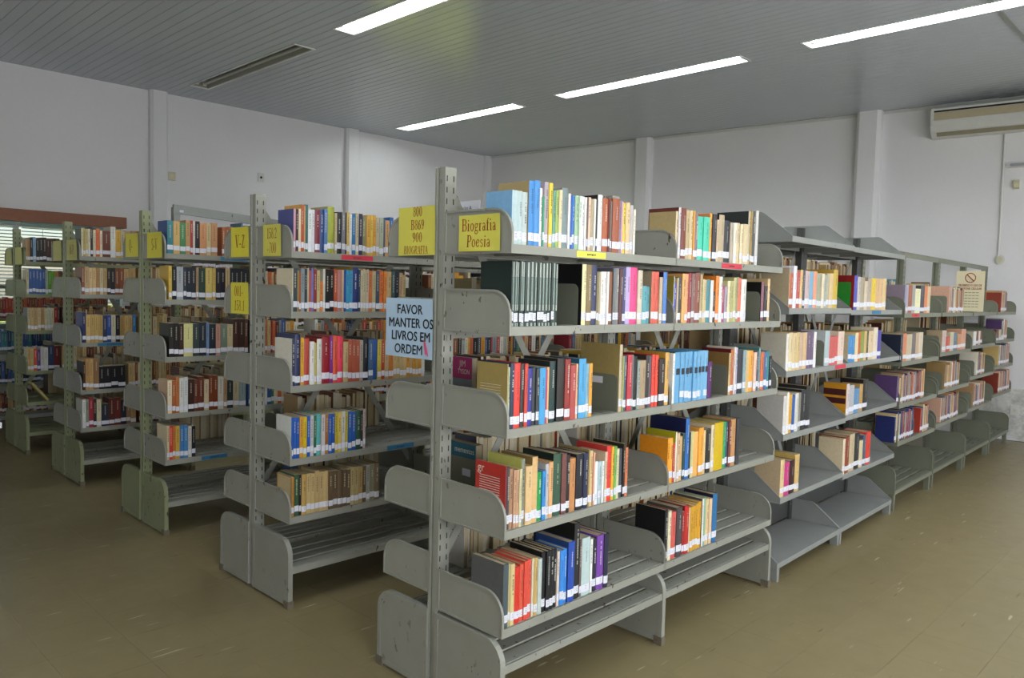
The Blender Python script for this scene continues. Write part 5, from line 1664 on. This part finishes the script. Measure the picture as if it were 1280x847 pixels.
MB().box((0.03, 0.2358, 0.168), (Lc - 0.03, 0.243, 0.179)).obj('front_panel', M['plastic_white'], ac)
MB().bar((0.06, 0.172, 0.027), (Lc - 0.06, 0.172, 0.027), 0.06, 0.004, (0, -0.6, 0.8)).obj('outlet_louver', M['louver'], ac)

cd = on_right(MB().tube([(rlocal(0.06), 0.012, 3.46), (rlocal(0.05), 0.012, 2.1)], 0.011, 8).obj('cable_conduit', M['plastic_white']))
tag(cd, 'white vertical cable conduit below the air conditioner', 'conduit')
sk = on_right(empty('wall_socket'))
sk.location = (WB[0] + ux * rlocal(0.035), WB[1] + uy * rlocal(0.035), 2.05)
tag(sk, 'round cream wall socket at the foot of the conduit', 'socket')
mb = MB()
mb.prism([(0.055 * math.cos(a * math.pi / 9), 0.055 * math.sin(a * math.pi / 9)) for a in range(18)], 'y', 0, 0.02)
mb.obj('base', M['plastic_white'], sk)
mb = MB()
mb.prism([(0.035 * math.cos(a * math.pi / 9), 0.035 * math.sin(a * math.pi / 9)) for a in range(18)], 'y', 0.02, 0.034)
mb.obj('cap', M['plastic_cream'], sk)
em = on_right(empty('emergency_lamp'))
em.location = (WB[0] + ux * rlocal(-0.26), WB[1] + uy * rlocal(-0.26), 3.08)
tag(em, 'small grey emergency lamp on the wall below the air conditioner', 'emergency lamp')
MB().prism([(0, 0), (0.05, 0.01), (0.05, 0.045), (0, 0.055)][::-1], 'x', -0.14, 0.27).obj('body', M['plastic_white'], em)
MB().box((-0.12, 0.05, 0.012), (0.25, 0.054, 0.042)).obj('diffuser', M['alu'], em)
sn = on_right(empty('motion_sensor'))
sn.location = (WB[0] + ux * rlocal(-0.08), WB[1] + uy * rlocal(-0.08), 2.84)
tag(sn, 'small yellowish sensor box below the emergency lamp', 'sensor')
MB().prism([(0, 0), (0.035, 0.015), (0.045, 0.06), (0.03, 0.1), (0, 0.1)][::-1], 'x', -0.03, 0.03).obj('body', M['plastic_cream'], sn)
MB().box((-0.02, 0.036, 0.02), (0.02, 0.048, 0.06)).obj('lens', M['paper_cream'], sn)
wo = on_right(empty('wall_outlet'))
wo.location = (WB[0] + ux * rlocal(-0.2), WB[1] + uy * rlocal(-0.2), 0.29)
tag(wo, 'white outlet plate low on the damp far wall', 'outlet')
MB().box((-0.04, 0.006, 0), (0.04, 0.016, 0.11)).obj('plate', M['plastic_white'], wo)
MB().box((-0.014, 0.016, 0.04), (0.014, 0.018, 0.07)).obj('socket', M['plastic_cream'], wo)

jb = empty('junction_box', (2.085, YL, 2.82))
tag(jb, 'small square cream box on the left wall beside the pilaster', 'wall box')
MB().box((-0.045, -0.045, 0), (0.045, 0, 0.1)).obj('body', M['plastic_cream'], jb)
MB().box((-0.02, -0.05, 0.03), (0.02, -0.045, 0.07)).obj('lens', M['paper_cream'], jb)
pl = empty('blank_plate', (3.29, YL, 2.94))
tag(pl, 'small white wall plate with a dark dot on the left wall', 'wall plate')
MB().box((-0.045, -0.01, 0), (0.045, 0, 0.12)).obj('plate', M['plastic_white'], pl)
MB().prism([(0.016 * math.cos(a * math.pi / 6), 0.06 + 0.016 * math.sin(a * math.pi / 6)) for a in range(12)], 'y', -0.013, -0.01).obj('hole', M['slot'], pl)

# corner of a white table reaching into the left edge
tb = empty('reading_table', (-1.45, 3.2, 0))
tag(tb, 'white table whose corner shows at the left edge', 'table')
MB().box((-0.65, -0.42, 0.72), (0.65, 0.42, 0.75)).obj('table_top', M['laminate'], tb)
for sx in (-1, 1):
    for sy in (-1, 1):
        MB().box((sx * 0.6 - 0.02, sy * 0.37 - 0.02, 0), (sx * 0.6 + 0.02, sy * 0.37 + 0.02, 0.72)).obj('leg', M['alu'], tb)

# printed card standing on the far side of the top shelf
cdx = empty('printed_card', (0.275, 0.08, A_LEFT[0] + 0.0325))
tag(cdx, 'white printed card standing behind the pale blue books', 'card')
MB().box((0, 0, 0), (0.0012, 0.15, 0.205)).obj('card', M['sticker'], cdx)
for tx, zz in (('Tabelas A', 0.168), ('e outros', 0.135)):
    polys, tw = sans(tx, 0.018, 0.0, 0.9)
    mb = MB()
    for q in polys:
        mb.poly([(-0.0006, 0.14 - a, zz + b) for a, b in q])
    mb.obj('lettering', M['print_dark'], cdx)
